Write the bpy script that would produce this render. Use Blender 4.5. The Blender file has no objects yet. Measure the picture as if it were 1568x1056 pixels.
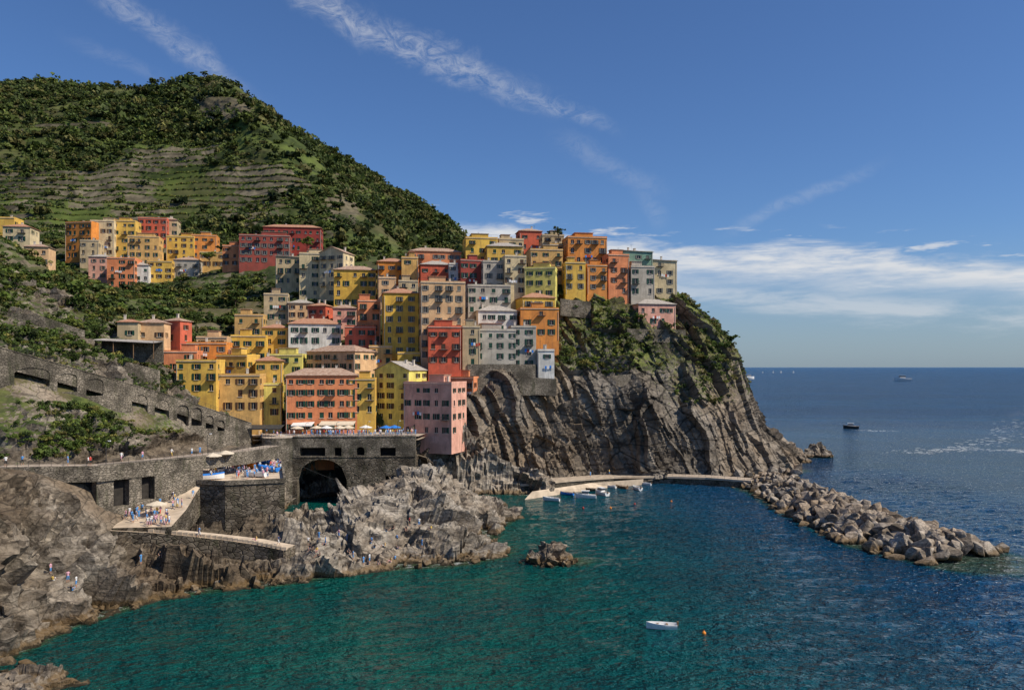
import bpy, bmesh, math, random
import numpy as np
from mathutils import Vector, Matrix
random.seed(7); rng=np.random.default_rng(7)
F=1230.0; H=38.0; CX=784.0; HY=562.0
def PD(px,py,D): return np.array([(px-CX)/F*D, D, H-(py-HY)/F*D])
def PZ(px,py,z):
    D=(H-z)*F/(py-HY); return np.array([(px-CX)/F*D, D, z])
def PX(px,D,z): return np.array([(px-CX)/F*D, D, z])
sc=bpy.context.scene
# ---------------- camera
cd=bpy.data.cameras.new("camera"); cam=bpy.data.objects.new("camera",cd); sc.collection.objects.link(cam)
cam.location=(0,0,H); cam.rotation_euler=(math.radians(90),0,0)
cd.sensor_width=36; cd.lens=36*F/1568; cd.shift_y=34/1568; cd.clip_end=200000; cd.clip_start=1
sc.camera=cam
sc.view_settings.view_transform='Standard'; sc.view_settings.look='None'; sc.view_settings.exposure=0
# ---------------- numpy noise
def h3(ix,iy,iz,s):
    with np.errstate(over='ignore'):
        n=(ix.astype(np.int64)*73856093)^(iy.astype(np.int64)*19349663)^(iz.astype(np.int64)*83492791)^(s*2654435)
        n=n&0xffffffff
        n=((n^(n>>15))*2246822519)&0xffffffff
        n=((n^(n>>13))*3266489917)&0xffffffff
        n=n^(n>>16)
    return (n&0xffffff)/float(0xffffff)
def vnoise(p,s=0):
    i=np.floor(p); f=p-i; f=f*f*(3-2*f); i=i.astype(np.int64)
    r=0
    for dx in (0,1):
        for dy in (0,1):
            for dz in (0,1):
                w=(f[...,0] if dx else 1-f[...,0])*(f[...,1] if dy else 1-f[...,1])*(f[...,2] if dz else 1-f[...,2])
                r=r+w*h3(i[...,0]+dx,i[...,1]+dy,i[...,2]+dz,s)
    return r*2-1
def fbm(p,o=4,s=0):
    r=0;a=1.0;t=0
    for k in range(o):
        r=r+a*vnoise(p*(2.03**k)+k*17.3,s+k);t+=a;a*=.5
    return r/t
def blocks(p,s=0,tilt=1.3):
    i=np.floor(p).astype(np.int64); best=np.full(p.shape[:-1],1e9); out=np.zeros(p.shape[:-1])
    for dx in (-1,0,1):
        for dy in (-1,0,1):
            for dz in (-1,0,1):
                a,b,c=i[...,0]+dx,i[...,1]+dy,i[...,2]+dz
                cx=a+h3(a,b,c,s+1);cy=b+h3(a,b,c,s+2);cz=c+h3(a,b,c,s+3)
                ex,ey,ez=p[...,0]-cx,p[...,1]-cy,p[...,2]-cz
                d=ex*ex+ey*ey+ez*ez
                v=(h3(a,b,c,s+4)*2-1)*.6+ex*(h3(a,b,c,s+5)*2-1)*tilt+ey*(h3(a,b,c,s+6)*2-1)*tilt+ez*(h3(a,b,c,s+7)*2-1)*tilt
                m=d<best; best=np.where(m,d,best); out=np.where(m,v,out)
    return out
def gnormals(P):
    du=np.gradient(P,axis=1); dv=np.gradient(P,axis=0)
    n=np.cross(du,dv); l=np.linalg.norm(n,axis=-1,keepdims=True)+1e-9
    return n/l
# ---------------- node helper
class NT:
    def __init__(s,tree): s.t=tree
    def n(s,ty,**k):
        nd=s.t.nodes.new(ty)
        for a,b in k.items(): setattr(nd,a,b)
        return nd
    def l(s,a,b): s.t.links.new(a,b)
    def set(s,sock,v):
        if isinstance(v,bpy.types.NodeSocket): s.l(v,sock)
        else: sock.default_value=v
    def m(s,op,a,b=0.0,c=None,clamp=False):
        nd=s.n('ShaderNodeMath',operation=op); nd.use_clamp=clamp
        s.set(nd.inputs[0],a); s.set(nd.inputs[1],b)
        if c is not None: s.set(nd.inputs[2],c)
        return nd.outputs[0]
    def mr(s,v,a,b,c=0.0,d=1.0,smooth=True):
        nd=s.n('ShaderNodeMapRange'); nd.interpolation_type='SMOOTHSTEP' if smooth else 'LINEAR'
        s.set(nd.inputs[0],v)
        for k,x in zip((1,2,3,4),(a,b,c,d)): nd.inputs[k].default_value=x
        return nd.outputs[0]
    def mix(s,f,a,b,mode='MIX'):
        nd=s.n('ShaderNodeMix',data_type='RGBA',blend_type=mode)
        s.set(nd.inputs[0],f)
        for k,x in ((6,a),(7,b)):
            if isinstance(x,bpy.types.NodeSocket): s.l(x,nd.inputs[k])
            else: nd.inputs[k].default_value=(*x[:3],1)
        return nd.outputs[2]
    def map(s,vec,scale=(1,1,1),rot=(0,0,0),loc=(0,0,0)):
        nd=s.n('ShaderNodeMapping'); s.l(vec,nd.inputs[0]); nd.inputs[1].default_value=loc
        nd.inputs[2].default_value=rot; nd.inputs[3].default_value=scale; return nd.outputs[0]
    def noise(s,vec,scale,detail=4,rough=.55,dist=0):
        nd=s.n('ShaderNodeTexNoise'); s.l(vec,nd.inputs['Vector']); nd.inputs['Scale'].default_value=scale
        nd.inputs['Detail'].default_value=detail; nd.inputs['Roughness'].default_value=rough; nd.inputs['Distortion'].default_value=dist
        return nd.outputs[0]
    def vor(s,vec,scale,feat='DISTANCE_TO_EDGE',out=0):
        nd=s.n('ShaderNodeTexVoronoi',feature=feat); s.l(vec,nd.inputs['Vector']); nd.inputs['Scale'].default_value=scale
        return nd.outputs[out]
    def bump(s,h,strength=.5,dist=.1,prev=None):
        nd=s.n('ShaderNodeBump'); nd.inputs['Strength'].default_value=strength; nd.inputs['Distance'].default_value=dist
        s.l(h,nd.inputs['Height'])
        if prev: s.l(prev,nd.inputs['Normal'])
        return nd.outputs[0]
def newmat(name):
    m=bpy.data.materials.new(name); m.use_nodes=True; t=m.node_tree
    b=t.nodes['Principled BSDF']; return m,NT(t),b
def tc(N,obj=True): 
    nd=N.n('ShaderNodeNewGeometry'); return nd.outputs['Position']
def simple(name,col,rough=.7,var=.15,scale=1.2,metal=0,spec=.3):
    m,N,b=newmat(name); p=tc(N); n=N.noise(p,scale,3)
    f=N.mr(n,.3,.7)
    c=N.mix(f,tuple(x*(1-var) for x in col),tuple(min(1,x*(1+var)) for x in col))
    N.l(c,b.inputs['Base Color']); b.inputs['Roughness'].default_value=rough; b.inputs['Metallic'].default_value=metal
    b.inputs['Specular IOR Level'].default_value=spec
    return m
def stucco(name,col):
    m,N,b=newmat(name); p=tc(N)
    n1=N.noise(p,.35,4,.6); n2=N.noise(N.map(p,(1.3,1.3,.18)),1.0,4,.65); n3=N.noise(p,5,2)
    oi=N.n('ShaderNodeObjectInfo').outputs['Random']
    c=N.mix(N.mr(n1,.35,.7),tuple(x*.78 for x in col),tuple(min(.88,x*1.14) for x in col))
    c=N.mix(N.m('MULTIPLY',N.mr(n2,.46,.7),.55),c,tuple(x*.46+.03 for x in col))
    c=N.mix(N.m('MULTIPLY',oi,.14),c,(.47,.36,.24))
    c=N.mix(N.m('MULTIPLY',N.mr(n3,.4,.7),.12),c,(.1,.08,.06))
    N.l(c,b.inputs['Base Color']); b.inputs['Roughness'].default_value=.85; b.inputs['Specular IOR Level'].default_value=.15
    return m
def stonemat(name,c1,c2,scale=1.4):
    m,N,b=newmat(name); p=tc(N); pm=N.map(p,(1,1,1.8))
    v=N.vor(pm,scale); cc=N.vor(pm,scale,'F1',1); n=N.noise(p,.22,5,.65); n2=N.noise(N.map(p,(1,1,.25)),.6,4,.65)
    sp=N.n('ShaderNodeSeparateColor'); N.l(cc,sp.inputs[0])
    c=N.mix(sp.outputs[0],c1,c2); c=N.mix(N.mr(n,.4,.65),c,tuple(x*.5 for x in c1))
    c=N.mix(N.m('MULTIPLY',N.mr(n2,.5,.7),.6),c,(.045,.052,.022))
    c=N.mix(N.mr(v,.0,.07,1,0),c,tuple(x*.3 for x in c1))
    N.l(c,b.inputs['Base Color']); b.inputs['Roughness'].default_value=.9; b.inputs['Specular IOR Level'].default_value=.15
    N.l(N.bump(N.mr(v,0,.12),.8,.15),b.inputs['Normal']); return m
def rockmat(name,dark,light,warm,sc_=1.0,wet=True,strata=(.5,.25,.2),gdark=(.03,.045,.012),glight=(.10,.125,.03),bs=.6,crack=.6,cw=.045):
    m,N,b=newmat(name); p=tc(N)
    n1=N.noise(p,.06*sc_,5,.62); n2=N.noise(N.map(p,(.35,.35,1.3),strata),.6*sc_,5,.62,.5); n3=N.noise(p,1.5*sc_,4,.65)
    v=N.vor(N.map(p,(.6,.6,1.1),strata),.4*sc_)
    c=N.mix(N.mr(n2,.32,.66),dark,light); c=N.mix(N.m('MULTIPLY',N.mr(n1,.42,.66),.65),c,warm)
    c=N.mix(N.m('MULTIPLY',N.mr(n3,.35,.6,1,0),.55),c,tuple(x*.42 for x in dark))
    c=N.mix(N.m('MULTIPLY',N.mr(v,0,cw,1,0),crack),c,tuple(x*.25 for x in dark))
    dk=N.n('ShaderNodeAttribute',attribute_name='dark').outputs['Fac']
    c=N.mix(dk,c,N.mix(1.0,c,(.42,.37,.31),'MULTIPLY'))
    g=N.n('ShaderNodeNewGeometry'); sx=N.n('ShaderNodeSeparateXYZ'); N.l(g.outputs['True Normal'],sx.inputs[0])
    at=N.n('ShaderNodeAttribute',attribute_name='veg').outputs['Fac']
    vg=N.m('ADD',at,N.m('MULTIPLY',N.m('SUBTRACT',n3,.5),1.2)); vg=N.m('ADD',vg,N.m('MULTIPLY',N.m('SUBTRACT',sx.outputs[2],.5),.7))
    vg=N.mr(vg,.42,.6)
    gc=N.mix(N.mr(n2,.35,.65),gdark,glight)
    gc=N.mix(N.m('MULTIPLY',N.mr(n1,.45,.65),.75),gc,(.115,.09,.045))
    vg=N.m('MULTIPLY',vg,N.mr(at,.02,.1))
    c=N.mix(vg,c,gc)
    ps=N.n('ShaderNodeSeparateXYZ'); N.l(p,ps.inputs[0]); zz=N.m('ADD',ps.outputs[2],N.m('MULTIPLY',N.m('SUBTRACT',n3,.5),1.8))
    if wet:
        c=N.mix(N.m('MULTIPLY',N.mr(zz,.7,1.6,1,0),.7),c,(.14,.085,.032))
        c=N.mix(N.mr(zz,.1,.6,1,0),c,(.03,.024,.014))
    N.l(c,b.inputs['Base Color']); b.inputs['Roughness'].default_value=.85; b.inputs['Specular IOR Level'].default_value=.2
    h=N.m('ADD',N.m('MULTIPLY',n2,.9),N.m('MULTIPLY',n3,.8))
    N.l(N.bump(h,bs,.6),b.inputs['Normal']); return m
M_rock=rockmat("coast_rock",(.14,.118,.093),(.47,.415,.34),(.35,.27,.19),.9,True,(.5,.35,.3),bs=.5)
M_cliff=rockmat("cliff_rock",(.115,.098,.078),(.31,.27,.22),(.28,.20,.125),.4,True,(1.25,.3,.5),gdark=(.035,.05,.013),glight=(.14,.155,.04),bs=.8,crack=.8,cw=.06)
M_hill=rockmat("hill_ground",(.12,.10,.065),(.24,.2,.14),(.17,.14,.08),.3,False,(.3,.1,0),(.022,.034,.010),(.075,.095,.025))
M_boul=rockmat("boulder_rock",(.19,.165,.135),(.50,.43,.35),(.46,.34,.23),1.2,bs=.4)
M_stone=stonemat("stone_masonry",(.18,.155,.12),(.34,.29,.225))
M_stone2=stonemat("dark_masonry",(.12,.098,.072),(.25,.21,.16),.8)
M_void=simple("arch_interior_shade",(.035,.03,.025),.95,.3)  # near-black backing: shade of the arch recesses put into the colour
M_conc=simple("concrete",(.54,.43,.31),.9,.2,.4)
M_path=simple("paved_path",(.42,.34,.26),.9,.25,.7)
M_glass=simple("window_glass",(.018,.02,.024),.15,.3,1,0,.5)
M_green=simple("shutter_green",(.012,.055,.035),.6,.3); M_brown=simple("shutter_brown",(.08,.04,.022),.6,.3)
M_sh3=simple("shutter_grey",(.14,.14,.12),.6,.3)
M_trim=simple("trim_stone",(.58,.52,.43),.8,.1)
M_iron=simple("dark_iron",(.05,.05,.05),.5,.2)
M_white=simple("white_paint",(.78,.77,.74),.5,.08)
M_blue=simple("blue_paint",(.03,.2,.62),.5,.15); M_red=simple("red_paint",(.45,.05,.03),.5,.15); M_orange=simple("orange_paint",(.75,.25,.03),.5,.1)
M_skin=simple("skin",(.5,.29,.2),.6,.1); M_hair=simple("hair",(.04,.025,.015),.6,.1)
M_wood=simple("wood",(.2,.12,.06),.7,.3); M_canvas=simple("canvas_beige",(.66,.56,.42),.8,.1); M_bark=simple("bark",(.09,.065,.045),.9,.3)
def tile(name,c1,c2):
    m,N,b=newmat(name); p=tc(N); n=N.noise(p,1.2,4,.7)
    v=N.vor(p,2.6,'F1',1); sp=N.n('ShaderNodeSeparateColor'); N.l(v,sp.inputs[0])
    c=N.mix(N.mr(n,.35,.65),c1,c2); c=N.mix(N.m('MULTIPLY',sp.outputs[0],.35),c,(.14,.09,.06))
    N.l(c,b.inputs['Base Color']); b.inputs['Roughness'].default_value=.9; N.l(N.bump(sp.outputs[1],.5,.1),b.inputs['Normal']); return m
M_tile=[tile("roof_tile",(.34,.2,.13),(.52,.37,.27)),tile("roof_slate",(.34,.31,.27),(.5,.45,.39)),tile("roof_terracotta",(.42,.17,.09),(.5,.28,.17))]
COL={'orange':(.80,.28,.05),'yellow':(.84,.49,.08),'ochre':(.72,.43,.14),'pink':(.84,.41,.30),'red':(.66,.11,.055),'cream':(.72,.58,.34),
 'grey':(.47,.43,.36),'teal':(.17,.36,.27),'white':(.75,.72,.65),'peach':(.82,.50,.26),'lemon':(.78,.68,.17),'darkred':(.36,.05,.04),'tan':(.59,.45,.26),'coral':(.84,.28,.12)}
M_st={k:stucco("stucco_"+k,v) for k,v in COL.items()}
# foliage
M_leaf,N,b=newmat("foliage")
at=N.n('ShaderNodeAttribute',attribute_name='col').outputs['Color']
N.l(at,b.inputs['Base Color']); b.inputs['Roughness'].default_value=.65; b.inputs['Specular IOR Level'].default_value=.2
tr=N.n('ShaderNodeBsdfTranslucent'); N.l(at,tr.inputs[0]); mx=N.n('ShaderNodeMixShader'); mx.inputs[0].default_value=.22
out=M_leaf.node_tree.nodes['Material Output']; N.l(b.outputs[0],mx.inputs[1]); N.l(tr.outputs[0],mx.inputs[2]); N.l(mx.outputs[0],out.inputs[0])
# ---------------- mesh helpers
def link(o,parent=None):
    sc.collection.objects.link(o)
    if parent: o.parent=parent
    return o
def npmesh(name,V,Fq,mat,smooth=True,attrs=None,parent=None):
    me=bpy.data.meshes.new(name); V=np.ascontiguousarray(V,dtype=np.float32); Fq=np.ascontiguousarray(Fq,dtype=np.int32); k=Fq.shape[1]
    me.vertices.add(len(V)); me.vertices.foreach_set('co',V.ravel()); me.loops.add(Fq.size); me.loops.foreach_set('vertex_index',Fq.ravel())
    me.polygons.add(len(Fq)); me.polygons.foreach_set('loop_start',np.arange(0,Fq.size,k,dtype=np.int32))
    me.polygons.foreach_set('use_smooth',np.full(len(Fq),smooth))
    me.update(calc_edges=True)
    if attrs:
        for nm,a in attrs.items():
            if a.ndim==1: at=me.attributes.new(nm,'FLOAT','POINT'); at.data.foreach_set('value',a.astype(np.float32))
            else: at=me.attributes.new(nm,'FLOAT_COLOR','POINT'); at.data.foreach_set('color',a.astype(np.float32).ravel())
    me.materials.append(mat); o=bpy.data.objects.new(name,me); return link(o,parent)
def gridfaces(nv,nu,keep=None):
    i=np.arange(nv*nu).reshape(nv,nu); q=np.stack([i[:-1,:-1],i[:-1,1:],i[1:,1:],i[1:,:-1]],-1)
    if keep is not None: q=q[keep]
    return q.reshape(-1,4)
class MB:
    def __init__(s): s.v=[];s.f=[];s.mi=[];s.cur=0
    def face(s,pts):
        n=len(s.v); s.v+= [tuple(p) for p in pts]; s.f.append(tuple(range(n,n+len(pts)))); s.mi.append(s.cur)
    def box(s,c,hx,hy,hz,U=(1,0,0),W=(0,1,0),Z=(0,0,1)):
        c=np.array(c,float);U=np.array(U,float)*hx;W=np.array(W,float)*hy;Z=np.array(Z,float)*hz
        p=[c+a*U+b_*W+d*Z for d in(-1,1) for b_ in(-1,1) for a in(-1,1)]
        n=len(s.v); s.v+=[tuple(q) for q in p]
        for f in((0,2,3,1),(4,5,7,6),(0,1,5,4),(2,6,7,3),(0,4,6,2),(1,3,7,5)): s.f.append(tuple(n+k for k in f)); s.mi.append(s.cur)
    def beam(s,a,b_,r,n=5,r2=None):
        a=Vector(a);b_=Vector(b_);d=(b_-a).normalized(); u=d.orthogonal().normalized(); w=d.cross(u); r2=r if r2 is None else r2
        k=len(s.v)
        for q,rr in((a,r),(b_,r2)):
            for i in range(n):
                t=2*math.pi*i/n; s.v.append(tuple(q+(u*math.cos(t)+w*math.sin(t))*rr))
        for i in range(n): s.f.append((k+i,k+(i+1)%n,k+n+(i+1)%n,k+n+i)); s.mi.append(s.cur)
        s.f.append(tuple(k+n+i for i in range(n))); s.mi.append(s.cur)
    def obj(s,name,mats,parent=None,smooth=False):
        if not s.f: return None
        me=bpy.data.meshes.new(name); me.from_pydata(s.v,[],s.f)
        if not isinstance(mats,(list,tuple)): mats=[mats]
        for m in mats: me.materials.append(m)
        if len(mats)>1: me.polygons.foreach_set('material_index',s.mi)
        if smooth: me.polygons.foreach_set('use_smooth',[True]*len(s.f))
        me.update(); o=bpy.data.objects.new(name,me); return link(o,parent)
def empty(name,loc=(0,0,0),rz=0):
    o=bpy.data.objects.new(name,None); o.location=loc; o.rotation_euler=(0,0,rz); o.empty_display_size=.5; sc.collection.objects.link(o); return o
def dpoly(X,Y,pts):
    d=np.full(X.shape,1e9)
    for a,b_ in zip(pts[:-1],pts[1:]):
        ax,ay,bx,by=a[0],a[1],b_[0],b_[1]; L=(bx-ax)**2+(by-ay)**2; t=np.clip(((X-ax)*(bx-ax)+(Y-ay)*(by-ay))/L,0,1); d=np.minimum(d,np.hypot(X-ax-t*(bx-ax),Y-ay-t*(by-ay)))
    return d
# ---------------- houses list: x0,x1,ytop,ybase,color,roof,D,yawdeg
Hs=[
# front row
(430,545,568,662,'coral','hip',236,10),(532,574,580,636,'yellow','flat',238,6),(571,650,560,646,'lemon','gable',244,-24),(616,712,586,668,'pink','flat',236,-20),
(690,735,578,620,'coral','flat',250,-16),
(385,431,548,640,'yellow','hip',246,12),(315,396,574,632,'ochre','flat',232,8),(266,330,552,603,'yellow','flat',228,5),(396,430,588,640,'lemon','flat',240,12),
(463,572,532,585,'peach','hip',256,-28),(330,385,544,590,'yellow','flat',248,-8),(280,345,525,562,'orange','flat',250,8),
(345,405,514,556,'yellow','flat',262,12),(405,462,543,590,'lemon','flat',258,5),(296,346,516,550,'peach','flat',268,8),(245,300,538,570,'coral','flat',240,10),
(206,250,490,524,'peach','hip',240,8),(248,284,488,526,'red','hip',250,-14),(176,210,490,520,'tan','hip',236,10),
# second rows
(397,440,498,545,'yellow','hip',272,8),(432,520,490,548,'white','hip',272,14),(355,402,482,516,'ochre','flat',285,8),(520,575,500,550,'red','flat',270,12),
(470,505,465,500,'red','hip',292,-12),(505,545,468,515,'pink','hip',286,10),(436,478,460,500,'peach','hip',300,10),(398,440,450,492,'tan','flat',300,12),
(541,582,460,545,'coral','flat',272,14),(578,640,443,545,'yellow','hip',264,12),(636,712,432,552,'peach','flat',258,10),(604,650,540,575,'yellow','flat',258,8),
(650,706,500,560,'red','flat',252,8),(560,600,530,575,'ochre','flat',262,10),(705,735,500,562,'tan','flat',254,8),
(716,790,505,570,'grey','flat',258,12),(778,821,500,565,'grey','flat',260,8),(821,849,536,588,'white','flat',258,6),
(722,792,470,512,'white','hip',268,12),(708,782,437,482,'grey','flat',274,10),(790,856,472,516,'orange','flat',268,8),(790,850,450,490,'yellow','hip',276,12),
(735,775,400,446,'grey','flat',288,8),(768,806,392,452,'cream','flat',286,10),(803,856,410,456,'lemon','flat',284,-8),(806,862,382,425,'ochre','flat',296,8),
(862,897,402,446,'yellow','flat',290,8),(894,930,406,446,'orange','flat',292,10),(863,930,363,420,'orange','flat',302,8),(925,964,390,452,'coral','flat',294,12),
(948,1000,384,450,'teal','shed',300,8),(960,1003,408,454,'grey','flat',295,10),(996,1037,398,452,'cream','shed',302,6),(967,1036,460,500,'pink','hip',288,12),
(940,975,383,420,'tan','hip',310,8),
# upper rows
(418,460,392,452,'tan','shed',330,8),(452,505,388,455,'cream','flat',322,10),(488,536,382,455,'cream','gable',318,-14),(506,575,408,470,'yellow','hip',306,8),
(572,622,396,465,'orange','hip',302,10),(612,640,394,450,'ochre','flat',300,8),(637,692,400,452,'red','hip',298,10),(620,706,380,430,'coral','hip',316,12),
(684,712,404,446,'white','flat',296,10),(697,742,398,446,'darkred','flat',292,14),(706,762,364,416,'yellow','flat',316,10),(740,800,372,420,'yellow','hip',308,8),
(758,802,366,410,'tan','flat',322,10),(790,830,350,400,'red','hip',326,10),(826,864,360,408,'tan','flat',318,8),(838,866,374,410,'ochre','flat',310,10),
(575,606,425,470,'peach','flat',292,12),(690,716,440,480,'ochre','flat',282,8),(606,640,430,470,'tan','flat',290,10),
# back left cluster
(98,146,340,396,'orange','flat',400,-8),(134,173,338,402,'cream','flat',405,10),(170,206,338,398,'yellow','flat',410,8),(190,241,362,418,'ochre','flat',392,12),
(208,254,334,376,'red','flat',425,8),(236,270,333,362,'tan','hip',430,12),(250,296,362,400,'yellow','flat',405,10),(288,330,360,396,'orange','flat',408,12),
(132,166,390,428,'pink','hip',380,10),(186,226,402,432,'white','hip',376,12),(222,262,400,428,'yellow','flat',382,8),(262,304,394,426,'grey','hip',388,8),(300,342,386,410,'ochre','flat',396,12),
(338,366,376,408,'coral','flat',380,8),(362,442,360,404,'darkred','flat',378,10),(400,490,344,398,'darkred','hip',392,8),
(160,205,395,440,'coral','flat',372,8),(0,44,343,372,'cream','hip',330,10),(-20,20,333,360,'yellow','flat',345,8),(32,72,374,408,'peach','hip',290,12),(120,150,368,405,'tan','flat',392,8),
]
# roads & walkways (real positions)
VA=PD(-60,523,157);VB=PD(262,606,208); VA[2]+=1.0; VC=PD(385,648,226)
LR=[PZ(-120,722,20.3),PZ(-40,716,20),PZ(60,714,19.9),PZ(150,713,19.5),PZ(230,706,19.2),PZ(310,697,19),PZ(380,690,18.8),PZ(430,682,18.6)]
FW=[PZ(168,812,7.6),PZ(230,815,7.2),PZ(285,820,6.4),PZ(340,826,5.4),PZ(390,833,4.6),PZ(434,842,3.8)]
# ---------------- terrain control points
C=[]
WL=[(-200,1045),(-60,1030),(0,1012),(60,985),(110,958),(180,935),(260,912),(340,900),(430,892),(500,882),(560,872),(640,868),(720,862),(765,852)]
for px,py in WL:
    p=PZ(px,py,0); C.append(p); C.append(p*np.array([.95,.95,0])+np.array([0,0,-4])); C.append(p*np.array([.8,.8,0])+np.array([0,0,-10]))
for q in [(742,826,0),(738,812,0),(790,792,0),(756,772,0),(700,768,0),(820,820,-4),(850,800,-6),(800,760,-5),(785,835,-4),(900,780,-8),(900,850,-9),(1000,900,-10),
 (440,793,0),(500,793,0),(540,790,0),
 (0,960,3),(0,900,8),(0,860,11),(0,780,17),(0,725,20),(60,935,3),(60,860,8),(60,790,13),(60,725,19),(120,915,3),(120,860,6.5),(120,800,11),(120,740,16),(125,720,18.5),
 (-150,900,9),(-150,780,18),(-150,720,21),(-300,760,22),
 (180,900,2.2),(180,868,3.8),(180,835,5),(260,885,2),(260,862,3),(260,842,4),(340,875,1.6),(340,858,2.4),(340,846,3),(430,868,1.6),(430,856,2),(440,846,2.4),
 (500,855,2.2),(500,830,3.5),(500,805,4),(520,790,3.2),(560,848,2.4),(560,820,4.6),(560,790,7.5),(560,770,6.5),(600,765,9.5),(600,742,11),(620,728,12.2),(640,838,2.2),(640,800,6.5),(640,768,9.5),
 (650,724,13),(685,728,11.8),(720,838,2),(720,800,4.6),(700,765,8.5),(720,755,8.5),(738,770,4.5),(755,828,1.2),(748,795,2.5),(470,808,3.0),(480,825,3.2),(440,802,2),
 (180,800,6.2),(240,790,7),(270,760,9),(300,745,10.5),(340,760,7.5),(400,760,7.5),(370,805,2.5),(430,803,2),(400,705,12),(330,705,13)]:
    C.append(PZ(*q))
for q in [(440,212,-3),(490,212,-3),(540,214,-3.5),(590,219,-3.5),(640,222,-4),(440,230,-3),(500,235,-3),(560,235,-4),(700,240,-5),(760,238,-6),(670,231,-4),(720,228,-3)]: C.append(PX(*q))
for q in [(0,700,150),(0,650,157),(0,600,163),(60,700,152),(100,690,155),(100,650,166),(100,618,175),(-150,650,150),(-150,580,155),(200,705,165),(200,680,175),(200,655,192),(260,658,204),
 (300,698,185),(300,662,208),(380,672,218),
 (-150,510,160),(0,541,170),(100,568,184),(200,592,200),(262,612,213),(330,640,228),
 (0,505,192),(60,515,197),(150,535,215),(200,550,222),(-150,420,200),(0,440,225),(60,440,240),(130,490,236),(0,360,270),(60,398,262),(120,448,250),(165,488,240),
 (20,385,300),(80,425,292),(140,470,280),(190,500,266),
 (250,478,300),(350,460,330),(300,480,290),(150,450,350),(250,440,360),(350,430,370),(60,420,390),(400,410,400),(200,480,270),
 (-300,300,400),(0,350,460),(200,355,470),(400,365,470),(600,390,440),(700,390,420),(900,480,420),(1000,520,400),(1100,600,400),
 (700,620,243),(740,595,250),(790,582,258),(830,590,262),(870,570,268)]:
    C.append(PD(*q))
for h in Hs:
    x0,x1,yt,yb,c,r,D,yw=h
    p=PD((x0+x1)/2,yb,D+3); C.append(p)
C=np.array(C)
HEAD=[ # headland loft rows bottom->top (px,py,D)
[(604,742,227),(690,752,240),(790,752,251),(860,745,256),(950,742,262),(1050,742,266),(1120,742,268),(1165,742,278),(1222,738,296),(1250,735,335),(1235,722,400)],
[(604,718,228),(690,728,243),(790,732,254),(860,726,259),(950,720,265),(1050,716,270),(1120,712,274),(1165,700,284),(1208,702,300),(1222,705,335),(1210,700,400)],
[(606,695,230),(680,672,240),(790,660,255),(860,660,260),(950,655,266),(1050,655,271),(1110,650,277),(1152,656,290),(1192,680,306),(1208,692,335),(1195,690,400)],
[(610,674,232.5),(700,635,244),(790,580,257),(860,592,262),(950,600,268),(1040,600,275),(1100,600,282),(1140,605,296),(1150,640,312),(1156,650,340),(1150,650,400)],
[(614,669,240),(720,602,252),(790,568,262),(870,560,269),(955,560,276),(1045,555,283),(1095,545,290),(1128,560,303),(1140,600,318),(1142,610,345),(1137,610,400)],
[(640,640,247),(735,590,257),(800,560,266),(868,515,275),(955,500,283),(1045,510,290),(1084,503,298),(1112,530,308),(1126,560,325),(1127,570,350),(1122,570,400)],
[(660,625,253),(745,575,264),(805,555,272),(868,468,285),(955,466,292),(1035,476,298),(1062,480,304),(1086,500,314),(1102,535,330),(1106,545,355),(1102,550,400)],
[(690,605,260),(755,560,272),(810,548,280),(868,448,294),(955,448,300),(1030,455,305),(1047,464,310),(1064,482,320),(1082,512,335),(1087,525,360),(1082,530,400)]]
C=np.vstack([C]+[np.array([PD(*q) for q in HEAD[-1][2:8]])])
_,ui=np.unique(np.round(C[:,:2],0),axis=0,return_index=True); C=C[np.sort(ui)]
n=len(C); A=np.zeros((n+3,n+3)); R=np.linalg.norm(C[:,None,:2]-C[None,:,:2],axis=-1); A[:n,:n]=-R+np.eye(n)*.35
A[:n,n]=1;A[:n,n+1:]=C[:,:2];A[n,:n]=1;A[n+1:,:n]=C[:,:2].T
W_=np.linalg.solve(A,np.concatenate([C[:,2],[0,0,0]]))
def height(X,Y):
    s=X.shape; q=np.stack([X.ravel(),Y.ravel()],-1); out=np.empty(len(q))
    for k in range(0,len(q),20000):
        qq=q[k:k+20000]; r=np.linalg.norm(qq[:,None]-C[None,:,:2],axis=-1); out[k:k+20000]=-r@W_[:n]+W_[n]+qq@W_[n+1:]
    return out.reshape(s)
def pyof(P): return HY+(H-P[...,2])/P[...,1]*F
def pxof(P): return CX+P[...,0]/P[...,1]*F
# T1 coast
xs=np.arange(-165,12,.4); ys=np.arange(86,244,.45); X,Y=np.meshgrid(xs,ys); Z=height(X,Y)
P=np.stack([X,Y,Z],-1)
px=pxof(P);py=pyof(P)
Nn=gnormals(P); Nn[Nn[...,2]<0]*=-1
S=np.stack([P[...,0]*.85+P[...,2]*.5,P[...,1]*1.1,P[...,2]*1.6-P[...,0]*.35],-1)
warp=np.stack([fbm(P*.12,2,5),fbm(P*.12,2,6),fbm(P*.12,2,7)],-1)
d=blocks(S/10.0+warp*.3,11,1.5)*3.0+blocks(S/4.2+warp*.3,31,1.5)*1.4+blocks(S/1.9+warp*.3,51,1.5)*.62+blocks(S/.9,151,1.4)*.25
spit=np.clip((px-530)/40,0,1)*np.clip((800-px)/20,0,1)
upl=np.clip((P[...,2]-19)/4,0,1)*np.clip((P[...,1]-146)/5,0,1)
amp=(1-.55*upl)*(1-.38*spit)
under=np.clip((P[...,2]+1.5)/1.5,0,1)*.7+.3
flat=((px>165)&(px<440)&(Z>5)&(Z<19)&(Y>145)&(Y<222))
amp=np.where(flat,.15,amp)
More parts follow.
